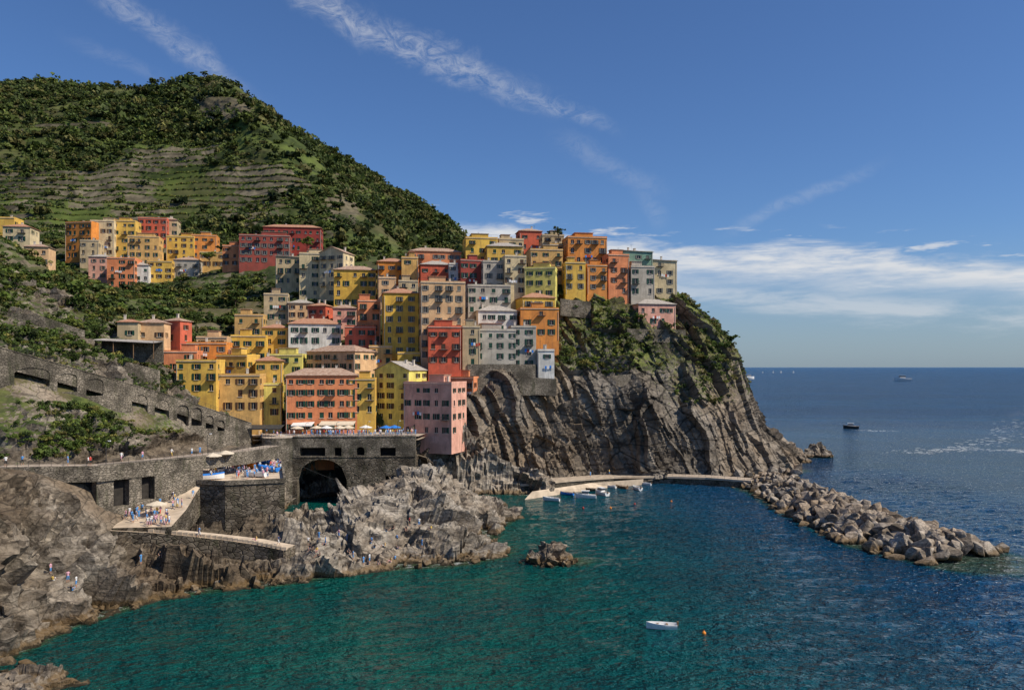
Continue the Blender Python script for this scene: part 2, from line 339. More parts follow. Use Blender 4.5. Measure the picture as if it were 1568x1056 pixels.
dLR=dpoly(X,Y,LR); dFW=dpoly(X,Y,[p+np.array([0,2,0]) for p in FW]); dV=dpoly(X,Y,[VA,VB,VC])
near_=np.minimum(np.minimum(dLR-3,dFW-2.5),dV-2.5); amp=amp*np.clip(near_/5,.06,1)
P=P+Nn*(d*amp*under)[...,None]
P[...,2]-=np.clip(1-near_/4,0,1)*.9
veg1=np.clip(upl*.42+fbm(P*.09,3,9)*.75*upl,0,1)
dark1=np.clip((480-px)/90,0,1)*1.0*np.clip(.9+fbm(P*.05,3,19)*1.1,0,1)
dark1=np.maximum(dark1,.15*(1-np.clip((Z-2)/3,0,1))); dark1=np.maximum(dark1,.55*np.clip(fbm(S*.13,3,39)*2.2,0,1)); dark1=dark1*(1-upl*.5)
cx=(X[:-1,:-1]);cy=Y[:-1,:-1]; keep=(np.abs(cx)<cy*.72+6)
T1=P
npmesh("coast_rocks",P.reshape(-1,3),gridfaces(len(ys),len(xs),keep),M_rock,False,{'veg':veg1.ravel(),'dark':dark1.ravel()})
# T2 village slope
xs2=np.arange(-420,140,1.6); ys2=np.arange(232,486,1.5); X,Y=np.meshgrid(xs2,ys2); Z=height(X,Y); P=np.stack([X,Y,Z],-1)
top=np.array([PD(*q) for q in HEAD[-1][:10]]); dmin=np.interp(X,np.concatenate([[-90,-40],top[:,0]]),np.concatenate([[240,244],top[:,1]-1.0]),right=400)
st=3.6; tz=P[...,2]/st; fr=tz-np.floor(tz); terr=(np.floor(tz)+np.clip((fr-.6)/.4,0,1))*st
tm=((px:=pxof(P))<410); P[...,2]=np.where(tm,P[...,2]*.2+terr*.8,P[...,2])
P=P+np.stack([0*X,0*X,fbm(P*.15,4,21)*.8],-1)
keep=(Y[:-1,:-1]>dmin[:-1,:-1])&(np.abs(X[:-1,:-1])<Y[:-1,:-1]*.95)&(px[:-1,:-1]<1062)
veg2=.85-.5*((fr>.6)&tm); T2=P; FR2=fr
npmesh("village_hillside",P.reshape(-1,3),gridfaces(len(ys2),len(xs2),keep),M_hill,True,{'veg':veg2.ravel()})
# lofted sheets
def loft(rows,nu,nv):
    R=[]
    for r in rows:
        r=np.array([PD(*q) for q in r]); u=np.linspace(0,1,nu)
        i=np.clip((u*(len(r)-1)).astype(int),0,len(r)-2); f=(u*(len(r)-1)-i)[:,None]
        p0=r[np.clip(i-1,0,None)];p1=r[i];p2=r[i+1];p3=r[np.clip(i+2,None,len(r)-1)]
        R.append(.5*((2*p1)+(-p0+p2)*f+(2*p0-5*p1+4*p2-p3)*f**2+(-p0+3*p1-3*p2+p3)*f**3))
    R=np.array(R); v=np.linspace(0,1,nv)*(len(R)-1); i=np.clip(v.astype(int),0,len(R)-2); f=(v-i)[:,None,None]
    p0=R[np.clip(i-1,0,None)];p1=R[i];p2=R[i+1];p3=R[np.clip(i+2,None,len(R)-1)]
    return .5*((2*p1)+(-p0+p2)*f+(2*p0-5*p1+4*p2-p3)*f**2+(-p0+3*p1-3*p2+p3)*f**3)
P=loft(HEAD,540,260)
Nn=gnormals(P); Nn=np.where((Nn[...,1:2]>0)&(Nn[...,2:3]<.3),-Nn,Nn); Nn=np.where(Nn[...,2:3]<-.2,-Nn,Nn)
S=np.stack([P[...,0]+P[...,2]*.4,P[...,1],P[...,2]*.26],-1)
warp=np.stack([fbm(P*.06,2,5),fbm(P*.06,2,6),fbm(P*.06,2,7)],-1)
d=blocks(S/12+warp*.4,71,1.5)*2.8+blocks(S/5.5+warp*.3,81,1.5)*1.2+blocks(S/2.4+warp*.3,91,1.4)*.42+blocks(P/1.3,191,1.3)*.2
vegH=np.clip((P[...,2]-34)/6,0,1)*.72; vegH=np.maximum(vegH,np.clip((P[...,2]-19)/10,0,1)*np.clip((P[...,0]-44)/14,0,1)*.5)
sdmp=np.clip((pxof(P)-600)/60,.25,1)
P=P+Nn*(d*sdmp)[...,None]; TH=P
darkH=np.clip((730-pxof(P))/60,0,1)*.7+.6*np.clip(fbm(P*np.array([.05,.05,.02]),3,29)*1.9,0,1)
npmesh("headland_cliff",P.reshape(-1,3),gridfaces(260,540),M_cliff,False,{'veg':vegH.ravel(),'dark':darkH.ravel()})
# hills
HILL=[
[(-500,470,400),(-200,465,400),(0,455,400),(150,450,400),(300,450,400),(420,440,400),(520,440,400),(580,430,410),(640,430,480),(700,440,700)],
[(-500,380,500),(-200,370,480),(0,345,470),(150,345,475),(300,345,480),(420,340,470),(520,350,460),(572,385,470),(600,380,560),(640,400,760)],
[(-500,310,600),(-200,300,580),(0,290,560),(150,290,560),(300,290,560),(420,290,550),(500,300,540),(552,330,540),(585,330,640),(620,360,850)],
[(-500,260,700),(-200,240,680),(0,225,650),(150,225,650),(300,225,640),(400,228,620),(470,250,620),(522,280,630),(550,290,720),(590,320,950)],
[(-500,215,800),(-200,190,780),(0,165,750),(150,168,750),(270,165,730),(350,150,700),(410,180,700),(475,235,720),(510,255,800),(560,290,1050)],
[(-500,185,920),(-200,155,900),(0,134,880),(80,131,870),(150,137,860),(250,132,820),(335,120,780),(385,148,780),(440,203,800),(490,250,1150)],
[(-500,190,990),(-200,160,970),(0,140,950),(80,137,940),(150,144,930),(250,140,890),(330,132,850),(380,160,850),(430,214,870),(480,260,1200)]]
P=loft(HILL,420,620)
tm=np.clip(1-np.abs(pyof(P)-285)/85,0,1)*np.clip((480-pxof(P))/60,0,1); tm=np.clip((tm+fbm(P*.011,3,2)*.95-.06)*2.4,0,1)*(pyof(P)>185)*(pxof(P)<520)
st=6.5; zz=P[...,2]+fbm(P*.009,3,8)*12; tz=zz/st; fr=tz-np.floor(tz); terr=(np.floor(tz)+np.clip((fr-.6)/.4,0,1))*st-zz
FRT=fr
Nn=gnormals(P); Nn=np.where(Nn[...,2:3]<0,-Nn,Nn)
gul=fbm(np.stack([P[...,0]*.016+P[...,1]*.004,P[...,1]*.002,P[...,2]*.003],-1),4,14)
P=P+Nn*((gul*15+fbm(P*.04,4,12)*6)*(1-tm*.6)*np.clip((800-P[...,1])/100,.35,1))[...,None]+Nn*(fbm(P*.15,3,13)*1.2*(1-tm*.7))[...,None]
P[...,2]+=terr*tm
crag=np.clip(1-np.hypot((pxof(P)-345)/65,(pyof(P)-162)/30),0,1)*2; crag=np.maximum(crag,np.clip(1-np.hypot((pxof(P)-525)/38,(pyof(P)-320)/65),0,1)*1.4)
crag=np.clip(crag+fbm(P*.03,3,77)*.8*(crag>0),0,1)
TERM=tm; TF=P; CR=crag
riser=(fr>.6)*np.clip(tm*1.5,0,1)
vegF=np.clip(1-crag*.8-riser*np.clip(.68+fbm(P*.03,3,88)*1.0,.2,.88),0.11,1)
M_far=rockmat("mountain_ground",(.075,.065,.04),(.22,.185,.125),(.14,.115,.065),.12,False,(.3,.1,0),(.024,.036,.009),(.095,.125,.026))
npmesh("terraced_mountain",P.reshape(-1,3),gridfaces(620,420),M_far,False,{'veg':vegF.ravel()})
HB=[[(380,420,900),(480,420,900),(560,430,900),(640,430,900),(700,420,900),(740,440,900),(780,460,960),(820,500,1100)],
[(380,300,1050),(480,300,1050),(560,330,1030),(620,350,1000),(670,370,980),(710,390,960),(750,430,980),(800,480,1120)],
[(380,180,1250),(430,194,1230),(490,221,1200),(545,255,1170),(600,291,1130),(650,322,1090),(690,350,1050),(725,385,1060)],
[(380,195,1300),(430,209,1280),(490,239,1260),(545,272,1230),(600,304,1190),(650,334,1150),(690,364,1110),(725,400,1120)]]
P=loft(HB,220,160); Nn=gnormals(P); Nn=np.where(Nn[...,2:3]<0,-Nn,Nn)
P=P+Nn*(fbm(P*.015,4,32)*8+fbm(P*.1,3,33)*2)[...,None]; TB=P
npmesh("distant_ridge",P.reshape(-1,3),gridfaces(160,220),M_far,True,{'veg':np.full(160*220,.95)})
# ---------------- houses
M_laundry=[M_white,M_blue,M_red]
def facade(mb,O,U,Nn,W,z0,Hh,floors,cols,gl,sh,tr,bal,door=False,dens=.93,ww=1.25,wh=1.95):
    O=np.array(O,float);U=np.array(U,float);Nn=np.array(Nn,float)
    fh=Hh/floors; ww=min(ww,W/cols*.42); wh=min(wh,fh*.55)
    cw=W/cols; xs=[0];
    for i in range(cols):
        c=(i+.5)*cw+random.uniform(-.15,.15)*cw; xs+=[c-ww/2,c+ww/2]
    xs.append(W); zs=[-z0]
    for k in range(floors):
        zb=k*fh+fh*.28; zs+=[zb,zb+wh*(.75 if k==floors-1 else 1)]
    zs.append(Hh); up=np.array([0,0,1.])
    for i in range(len(xs)-1):
        for k in range(len(zs)-1):
            a,b_,c,e=xs[i],xs[i+1],zs[k],zs[k+1]
            q=[O+U*a+up*c,O+U*b_+up*c,O+U*b_+up*e,O+U*a+up*e]
            if i%2==1 and k%2==1 and random.random()<dens:
                hw=(e-c)/2
                ins=[p-Nn*.28 for p in q]
                for j in range(4): mb.face([q[j],q[(j+1)%4],ins[(j+1)%4],ins[j]])
                gl.face(ins)
                m=(a+b_)/2; zc=(c+e)/2
                tr.box(O+U*m+up*(c-.07)+Nn*.06,ww/2+.12,.1,.06,U,Nn)
                gl2=O+U*m+up*zc-Nn*.24; tr.box(gl2,.04,.03,hw,U,Nn)
                r=random.random()
                if r<.66:
                    for sgn in(-1,1): sh.box(O+U*(m+sgn*(ww*.75+.03))+up*zc+Nn*.06,ww*.24,.04,hw+.03,U,Nn)
                elif r<.82: sh.box(O+U*m+up*zc-Nn*.1,ww/2-.02,.04,hw-.02,U,Nn)
                if bal is not None and random.random()<.2 and k>1:
                    c0=O+U*m+up*(c-.18)+Nn*.6; bal.box(c0,ww*1.1,.56,.09,U,Nn)
                    bal.box(c0+up*1.05+Nn*.53,ww*1.1,.035,.035,U,Nn)
                    for t in np.linspace(-1,1,9): bal.box(c0+up*.55+Nn*.53+U*t*(ww*1.08),.022,.022,.48,U,Nn)
                    for sgn in(-1,1): bal.box(c0+up*1.05+U*sgn*ww*1.08,.03,.53,.03,U,Nn)
            else: mb.face(q)
foot=[]
def house(x0,x1,yt,yb,col,roof,D,yaw):
    a=PD(x0,yb,D);b_=PD(x1,yb,D); Wp=b_[0]-a[0]; th=math.radians(yaw); zb=a[2]; Ht=H-(yt-HY)/F*D
    d=max(5,min(11,Wp*.8)); w=max(3.5,(Wp-d*abs(math.sin(th)))/math.cos(th))
    hh=Ht-zb; rise=0
    if roof in('hip','gable'): rise=min(2.4,d*.2); hh-=rise*.6
    hh=max(3,hh)
    cx=(a[0]+b_[0])/2; cy=D+d/2
    E=empty(col+'_house',(cx,cy,zb),th)
    foot.append((cx,cy,max(w,d)*.62))
    fl=max(1,int(round(hh/random.uniform(3.3,3.9)))); wl=MB();gl=MB();sh=MB();tr=MB();bl=MB();rf=MB();ld=MB()
    cf=max(1,int(w/random.uniform(2.8,3.5))); cs=max(1,int(d/3.6)); z0=11; W1=random.uniform(1.05,1.35); W2=random.uniform(1.6,2.1)
    if (x0,col)==(821,'white') : z0=1.0
    if (x0,col)==(616,'pink'): z0=5
    facade(wl,(-w/2,-d/2,0),(1,0,0),(0,-1,0),w,z0,hh,fl,cf,gl,sh,tr,bl,ww=W1,wh=W2,dens=.9)
    facade(wl,(w/2,-d/2,0),(0,1,0),(1,0,0),d,z0,hh,fl,cs,gl,sh,tr,None,dens=.7,ww=W1,wh=W2)
    facade(wl,(-w/2,d/2,0),(0,-1,0),(-1,0,0),d,z0,hh,fl,cs,gl,sh,tr,None,dens=.7,ww=W1,wh=W2)
    wl.face([(-w/2,d/2,-z0),(w/2,d/2,-z0),(w/2,d/2,hh),(-w/2,d/2,hh)])
    if hh>7: tr.box((random.choice((-1,1))*(w/2-.25),-d/2-.07,hh/2-1),.06,.06,hh/2)
    rm=random.choice([0,0,1,2]); o=.4
    if roof=='hip':
        r=min(w,d)/2*.95; lx=max(0.05,w/2-r*.9) if w>=d else .05; ly=.05 if w>=d else max(.05,d/2-r*.9)
        e=[(-w/2-o,-d/2-o,hh),(w/2+o,-d/2-o,hh),(w/2+o,d/2+o,hh),(-w/2-o,d/2+o,hh)]
        e2=[(x,y,z+.14) for x,y,z in e]; t=[(-lx,-ly,hh+rise),(lx,-ly,hh+rise),(lx,ly,hh+rise),(-lx,ly,hh+rise)]
        rf.face(e); 
        for j in range(4): rf.face([e[j],e[(j+1)%4],e2[(j+1)%4],e2[j]]); rf.face([e2[j],e2[(j+1)%4],t[(j+1)%4],t[j]])
        rf.face(t)
    elif roof=='gable':
        rise*=1.2
        for s_ in(-1,1):
            A_=[(s_*(w/2+o),-d/2-o,hh-.1),(0,-d/2-o,hh+rise),(0,d/2+o,hh+rise),(s_*(w/2+o),d/2+o,hh-.1)]; B_=[(x,y,z+.16) for x,y,z in A_]
            rf.face(A_);rf.face(B_)
            for j in range(4): rf.face([A_[j],A_[(j+1)%4],B_[(j+1)%4],B_[j]])
        for y in(-d/2,d/2): wl.face([(-w/2,y,hh),(w/2,y,hh),(0,y,hh+rise-.02)])
    elif roof=='shed':
        A_=[(-w/2-o,-d/2-o,hh+.05),(w/2+o,-d/2-o,hh-.5),(w/2+o,d/2+o,hh+.3),(-w/2-o,d/2+o,hh+1.0)]; B_=[(x,y,z+.18) for x,y,z in A_]
        rf.face(A_);rf.face(B_)
        for j in range(4): rf.face([A_[j],A_[(j+1)%4],B_[(j+1)%4],B_[j]])
        rm=1
    else:
        rf.face([(-w/2+.2,-d/2+.2,hh-.25),(w/2-.2,-d/2+.2,hh-.25),(w/2-.2,d/2-.2,hh-.25),(-w/2+.2,d/2-.2,hh-.25)])
        ph=.45; 
        for (cx_,cy_,hx,hy) in((0,-d/2+.11,w/2+.04,.15),(0,d/2-.11,w/2+.04,.15),(-w/2+.11,0,.15,d/2-.27),(w/2-.11,0,.15,d/2-.27)):
            wl.box((cx_,cy_,hh+ph-.25-.13),hx,hy,.3)
        tr.box((0,-d/2-.08,hh-.2),w/2+.1,.12,.08)
        if random.random()<.6:
            hx=w*random.uniform(.15,.28); ox=random.uniform(-.2,.2)*w; wl.box((ox,d*.12,hh+1.0),hx,d*.22,1.25); rf.box((ox,d*.12,hh+2.33),hx+.25,d*.22+.25,.08)
        if random.random()<.5:
            for t in np.linspace(-w/2+.2,w/2-.2,6): bl.beam((t,-d/2+.12,hh+.3),(t,-d/2+.12,hh+1.3),.025,4)
            bl.beam((-w/2+.2,-d/2+.12,hh+1.3),(w/2-.2,-d/2+.12,hh+1.3),.03,4)
    if random.random()<.4 and hh>7:
        zl=hh*random.uniform(.3,.6); x_=random.uniform(-.3,.1)*w
        for k in range(4): 
            ld.cur=random.randrange(3); ld.box((x_+k*.75,-d/2-.35,zl-.35*random.random()),.3,.02,.45)
    zc=hh+(rise*.5 if rise else 0)
    for _ in range(random.choice([1,1,2])):
        qx=random.uniform(-.32,.32)*w; qy=random.uniform(0,.3)*d; tr.box((qx,qy,zc+.75),.3,.3,1.0); tr.box((qx,qy,zc+1.85),.4,.4,.07)
    if random.random()<.5:
        qx=random.uniform(-.3,.3)*w; bl.beam((qx,.5,hh),(qx,.5,hh+3.2),.03,4); 
        for k in(0,.3,.6): bl.beam((qx-.5+k*.3,.5,hh+3.1-k),(qx+.5-k*.3,.5,hh+3.1-k),.02,4)
    wl.obj('walls',M_st[col],E); gl.obj('windows',M_glass,E); sh.obj('shutters',random.choice([M_green,M_green,M_green,M_brown,M_sh3]),E); tr.obj('sills_and_chimneys',M_trim,E)
    bl.obj('balconies_and_aerials',M_iron,E); rf.obj('roof',M_tile[rm],E); ld.obj('laundry',M_laundry,E)
    return E
for h in Hs: house(*h)
# ---------------- walls & prisms
def prism(name,top,zb,mtop,mside,parent=None):
    m=MB(); top=[np.array(p,float) for p in top]; m.cur=0; m.face(top); m.cur=1
    for i in range(len(top)):
        a,b_=top[i],top[(i+1)%len(top)]; m.face([a,b_,(b_[0],b_[1],zb),(a[0],a[1],zb)])
    return m.obj(name,[mtop,mside],parent)
def arched(name,A_,B_,zbA,ztA,zbB,ztB,ops,t,mat,back=True,backmat=None):
    A_=np.array([A_[0],A_[1],0.]);B_=np.array([B_[0],B_[1],0.]); L=np.linalg.norm(B_-A_); U=(B_-A_)/L; Nn=np.array([U[1],-U[0],0])
    m=MB(); zb=lambda s:zbA+(zbB-zbA)*s/L; zt=lambda s:ztA+(ztB-ztA)*s/L
    pt=lambda s,z,n:tuple(A_+U*s-Nn*n+np.array([0,0,z]))
    segs=[]
    s=0.
    for (a,b_,zs,zp,arch) in sorted(ops):
        segs.append((s,a,None)); k=10 if arch else 1
        for i in range(k): segs.append((a+(b_-a)*i/k,a+(b_-a)*(i+1)/k,(a,b_,zs,zp,arch)))
        s=b_
    segs.append((s,L,None))
    def az(q,s):
        a,b_,zs,zp,arch=q
        if not arch: return zp
        r=(b_-a)/2; x=(s-(a+b_)/2)/r; return zp+arch*math.sqrt(max(0,1-x*x))
    for (a,b_,q) in segs:
        for n in((0,t)):
            if q is None: m.face([pt(a,zb(a),n),pt(b_,zb(b_),n),pt(b_,zt(b_),n),pt(a,zt(a),n)])
            else:
                if q[2]>zb(a): m.face([pt(a,zb(a),n),pt(b_,zb(b_),n),pt(b_,q[2],n),pt(a,q[2],n)])
                m.face([pt(a,az(q,a),n),pt(b_,az(q,b_),n),pt(b_,zt(b_),n),pt(a,zt(a),n)])
        if q is not None:
            m.face([pt(a,az(q,a),0),pt(b_,az(q,b_),0),pt(b_,az(q,b_),t),pt(a,az(q,a),t)])
            if q[2]>zb(a): m.face([pt(a,q[2],0),pt(b_,q[2],0),pt(b_,q[2],t),pt(a,q[2],t)])
        m.face([pt(a,zt(a),0),pt(b_,zt(b_),0),pt(b_,zt(b_),t),pt(a,zt(a),t)])
    for q in ops:
        for s in(q[0],q[1]): m.face([pt(s,max(q[2],zb(s)),0),pt(s,q[3],0),pt(s,q[3],t),pt(s,max(q[2],zb(s)),t)])
    for s in(0,L): m.face([pt(s,zb(s),0),pt(s,zt(s),0),pt(s,zt(s),t),pt(s,zb(s),t)])
    m.cur=1
    if back: m.face([pt(0,zb(0),t+.02),pt(L,zb(L),t+.02),pt(L,zt(L),t+.02),pt(0,zt(0),t+.02)])
    m.cur=0; a0=A_+np.array([0,0,ztA+.1]); b0=B_+np.array([0,0,ztB+.1]); dd=b0-a0; LL=np.linalg.norm(dd)
    m.box((a0+b0)/2-Nn*t/2,LL/2,t/2+.12,.1,dd/LL,Nn)
    return m.obj(name,[mat,M_void])
def spx(A_,B_,px):
    r=(px-CX)/F; dx,dy=B_[0]-A_[0],B_[1]-A_[1]; t=(r*A_[1]-A_[0])/(dx-r*dy); return t*math.hypot(dx,dy), A_[1]+t*dy
def ops_from(A_,B_,lst):
    o=[]
    for (p0,p1,ytop,ybot,arch) in lst:
        s0,D0=spx(A_,B_,p0); s1,D1=spx(A_,B_,p1); Dm=(D0+D1)/2; z1=H-(ytop-HY)/F*Dm; z0=H-(ybot-HY)/F*Dm
        r=(s1-s0)/2*(arch if arch else 0); o.append((s0,s1,z0,z1-r,r))
    return o
arched("arched_viaduct_wall",VA,VB,24,VA[2],18,VB[2],ops_from(VA,VB,[(22,76,563,592,.25),(88,118,572,600,.3),(132,158,580,606,.3),(202,226,604,646,.6),(237,259,612,648,.6)]),2.4,M_stone)
arched("arched_ramp_wall",VB,VC,14,VB[2],14,VC[2],ops_from(VB,VC,[(271,289,620,652,.7),(293,309,624,652,.7),(315,327,636,656,.7),(333,344,643,660,.8)]),1.6,M_stone)
def ribbon(name,pts,w,mat,matside,drop=1.5,side=1):
    m=MB(); n=len(pts); pts=[np.array(p,float) for p in pts]; Ls=[]
    for i in range(n):
        a=pts[max(0,i-1)];b_=pts[min(n-1,i+1)]; d=(b_-a)[:2]; d/=np.linalg.norm(d); nn=np.array([-d[1],d[0],0])*side; Ls.append((pts[i],pts[i]+nn*w))
    for i in range(n-1):
        a,b_=Ls[i];c,e=Ls[i+1]; dz=np.array([0,0,drop]); m.cur=0; m.face([a,c,e,b_]); m.cur=1; m.face([a,c,c-dz,a-dz]); m.face([b_,e,e-dz,b_-dz])
    for (a,b_) in (Ls[0],Ls[-1]): m.face([a,b_,b_-dz,a-dz])
    return m.obj(name,[mat,matside])
ribbon("upper_road",[VA+[0,.5,-1.1],VB+[0,.5,-1.1],VC+[0,.5,-1.0]],4.5,M_path,M_stone,3)
def railing(name,pts,h=1.05,step=1.6,wires=3,mat=M_iron):
    m=MB(); pts=[np.array(p,float) for p in pts]
    for a,b_ in zip(pts[:-1],pts[1:]):
        L=np.linalg.norm(b_-a); k=max(1,int(L/step))
        for i in range(k+1):
            p=a+(b_-a)*i/k; m.beam(p,p+[0,0,h],.035,4)
        for j in range(wires): z=h*(j+1)/wires; m.beam(a+[0,0,z],b_+[0,0,z],.03,4)
    return m.obj(name,mat)
railing("promenade_railing",[VA+[0,.3,.2],VB+[0,.3,.2],VC+[0,.3,.2]])
ribbon("lower_promenade",LR,4,M_path,M_stone,3.0)
railing("lower_promenade_railing",LR)
WA=PZ(150,713,19.4);WB=PZ(312,698,19)
arched("retaining_wall",WA-[0,.5,0],WB-[0,.5,0],8,19.3,11,18.8,ops_from(WA-[0,.5,0],WB-[0,.5,0],[(174,198,722,775,1.0),(217,237,720,765,1.0)]),1.5,M_stone)
rp=[(PZ(172,808,8),PZ(262,806,8.2)),(PZ(196,782,9.4),PZ(285,780,9.8)),(PZ(222,760,11.4),PZ(302,752,12)),(PZ(262,737,13.6),PZ(312,737,13.6))]
m=MB()
for (a,b_),(c,e) in zip(rp[:-1],rp[1:]): 
    m.cur=0; m.face([a,b_,e,c]); m.cur=1
    for u,v in((a,c),(b_,e)): m.face([u,v,v-[0,0,6],u-[0,0,6]])
a,b_=rp[0]; m.face([a,b_,b_-[0,0,6],a-[0,0,6]])
m.obj("boat_ramp",[M_conc,M_stone2])
PLZ=[PZ(302,740,13.4),PZ(345,742,13.4),PZ(436,738,13.4),PZ(432,712,14),PZ(420,694,14.6),PZ(330,700,14.6),PZ(262,728,14)]
prism("harbour_square",PLZ,-1,M_conc,M_stone2)
m=MB()
for a,b_ in zip(PLZ[:4],PLZ[1:5]):
    d=b_-a; L=np.linalg.norm(d); U=d/L; m.box((a+b_)/2+[0,0,.4],L/2,.25,.45,U,np.array([-U[1],U[0],0]))
m.obj("square_parapet",M_stone)
ribbon("shore_walkway",FW,4.5,M_conc,M_stone2,4.2)
m=MB()
for k in range(26):
    t=k/25*(len(FW)-2)+1; i=min(int(t),len(FW)-2); p=FW[i]+(FW[i+1]-FW[i])*(t-i); m.box(p+[0,.5,.25],.5,.35,.3)
m.obj("stone_steps",M_conc)
BA=PD(448,672,222);BB=PD(636,668,224)
zt=18.6
arched("harbour_bridge_arch",BA,BB,-2,13,-2,13,ops_from(BA,BB,[(455,531,703,790,.85),(590,606,728,740,0)]),3.2,M_stone2,False)
arched("harbour_bridge_parapet",BA,BB,13.2,zt,13.2,zt,ops_from(BA,BB,[(459,498,685,698,0),(512,523,685,698,0),(546,558,684,697,.7),(582,606,685,698,0)]),3.2,M_stone,True)
plz=[PD(388,668,226),PD(640,668,226),PD(668,668,252),(PD(560,668,262)),PD(380,668,256)]
for p in plz: p[2]=18.45
plz[0][1]=225.5;plz[1][1]=227.5
deck=MB(); t=[tuple(p) for p in plz]; deck.face(t); deck.face([(x,y,z-1) for x,y,z in t])
deck.obj("village_square",M_path)
prism("bridge_back_wall",[PD(440,668,236)*[1,1,0]+[0,0,17.4],PD(640,668,238)*[1,1,0]+[0,0,17.4],PD(640,668,246)*[1,1,0]+[0,0,17.4],PD(440,668,246)*[1,1,0]+[0,0,17.4]],-3,M_stone2,M_void)
c=PD(425,668,224)
pts=[np.array([PD(450,0,222)[0],222.2,18.5]),]
for k in range(9):
    a=math.radians(-70-k*13); pts.append(np.array([c[0]+4.5*math.cos(a)+.0,225.5+5.5*math.sin(a),18.5]))
pts.append(np.array([PD(392,0,232)[0],234,18.5])); pts.append(np.array([PD(450,0,232)[0],234,18.5]))
prism("round_bastion",pts,-2,M_path,M_stone)
railing("square_railing",[pts[-2]]+pts[1:10][::-1]+[BA+[0,.2,.2],BB+[0,.2,.2]],1.1,1.5,4,M_white)
MP=[PZ(700,738,2.6),PZ(760,743,2.4),PZ(810,741,2.4),PZ(870,735,2.4),PZ(940,730,2.4),PZ(1010,729,2.4),PZ(1080,731,2.4),PZ(1150,736,2.4)]
ribbon("harbour_path",MP,7,M_path,M_stone2,5)
ribbon("harbour_path_kerb",[p+[0,-.3,.12] for p in MP],.5,M_conc,M_conc,.6)
m=MB(); sl=[PZ(800,768,-.6),PZ(990,741,-.6),PZ(985,733,1.9),PZ(905,739,1.9),PZ(815,752,1.9)]
m.face(sl); 
for k in range(2,5):
    a,b_=sl[k],sl[(k+1)%5]; m.face([a,b_,b_-[0,0,3],a-[0,0,3]])
m.obj("slipway",M_conc)
railing("harbour_path_railing",[p+[0,.1,0] for p in MP[4:]],1.0,2,2)
# ---------------- boulders
def boulder(seed,r):
    rr=random.Random(seed); bm=bmesh.new()
    for k in range(13):
        v=Vector((rr.gauss(0,1),rr.gauss(0,1),rr.gauss(0,1))).normalized(); bm.verts.new((v.x*r*rr.uniform(.8,1.35),v.y*r*rr.uniform(.7,1.1),v.z*r*rr.uniform(.5,.85)))
    g=bmesh.ops.convex_hull(bm,input=bm.verts); 
    bmesh.ops.delete(bm,geom=[v for v in bm.verts if not v.link_faces],context='VERTS')
    bmesh.ops.bevel(bm,geom=bm.edges[:],offset=r*.05,segments=1,affect='EDGES',clamp_overlap=True)
    for v in bm.verts:
        if v.co.length>1.4*r: v.co*=1.4*r/v.co.length
    bmesh.ops.triangulate(bm,faces=bm.faces[:]); bm.verts.index_update()
    V=np.array([v.co[:] for v in bm.verts]); Fc=np.array([[v.index for v in f.verts] for f in bm.faces]); bm.free(); return V,Fc
BT=[boulder(s,1) for s in range(12)]
def rotm():
    q=rng.normal(size=4); q/=np.linalg.norm(q); w,x,y,z=q
    return np.array([[1-2*(y*y+z*z),2*(x*y-z*w),2*(x*z+y*w)],[2*(x*y+z*w),1-2*(x*x+z*z),2*(y*z-x*w)],[2*(x*z-y*w),2*(y*z+x*w),1-2*(x*x+y*y)]])
def merge(items,name,mat,sm=False):
    Vs=[];Fs=[];Ds=[];o=0
    for (pos,s,t) in items:
        V,Fc=BT[t]; V=(V*s)@rotm().T+pos; Vs.append(V);Fs.append(Fc+o);o+=len(V); Ds.append(np.full(len(V),random.random()**2*.9))
    return npmesh(name,np.vstack(Vs),np.vstack(Fs),mat,sm,{'veg':np.zeros(o),'dark':np.concatenate(Ds)})
BC=np.array([PZ(*q) for q in [(1172,738,1),(1208,750,1),(1260,776,1),(1315,800,1),(1375,824,1),(1435,838,1),(1480,848,1)]])
cum=np.concatenate([[0],np.cumsum(np.linalg.norm(np.diff(BC,axis=0),axis=1))])
items=[]
for k in range(1200):
    s=random.random()*cum[-1]; p=np.array([np.interp(s,cum,BC[:,j]) for j in range(3)]); i=min(np.searchsorted(cum,s,side='right')-1,len(BC)-2); d=BC[i+1]-BC[i]; d=d/np.linalg.norm(d); nn=np.array([-d[1],d[0],0])
    w=12
    t=max(-1,min(1,random.gauss(0,.55))); hgt=(1-abs(t)**1.4)*4.6*(.8+.3*random.random())
    r=random.uniform(.6,2.2)*(1.3 if s>cum[-1]*.4 else .85)
    items.append((np.array([p[0]+nn[0]*t*w,p[1]+nn[1]*t*w,hgt-1.0+random.uniform(-.3,.8)]),r,random.randrange(12)))
merge(items,"breakwater_boulders",M_boul)
items=[]
for k in range(70):
    p=PZ(random.uniform(1100,1225),738,0); p[1]=random.uniform(270,300); p[0]=(random.uniform(1125,1222)-CX)/F*p[1]; items.append((p+[0,0,random.uniform(-1,2)],random.uniform(1,2.6),random.randrange(12)))
merge(items,"cliff_foot_boulders",M_boul)
items=[]
for k in range(50):
    p=PZ(random.uniform(-60,95),random.uniform(1015,1075),0); items.append((p+[0,0,random.uniform(-.7,.1)],random.uniform(.6,1.7),random.randrange(12)))
for k in range(60):
    i=random.randrange(3,len(WL)-1); f=random.random(); p=PZ(WL[i][0]*(1-f)+WL[i+1][0]*f,WL[i][1]*(1-f)+WL[i+1][1]*f+random.uniform(-12,3),0); items.append((p+[0,0,random.uniform(-.3,.5)],random.uniform(.4,1.2),random.randrange(12)))
merge(items,"shore_boulders",M_rock)
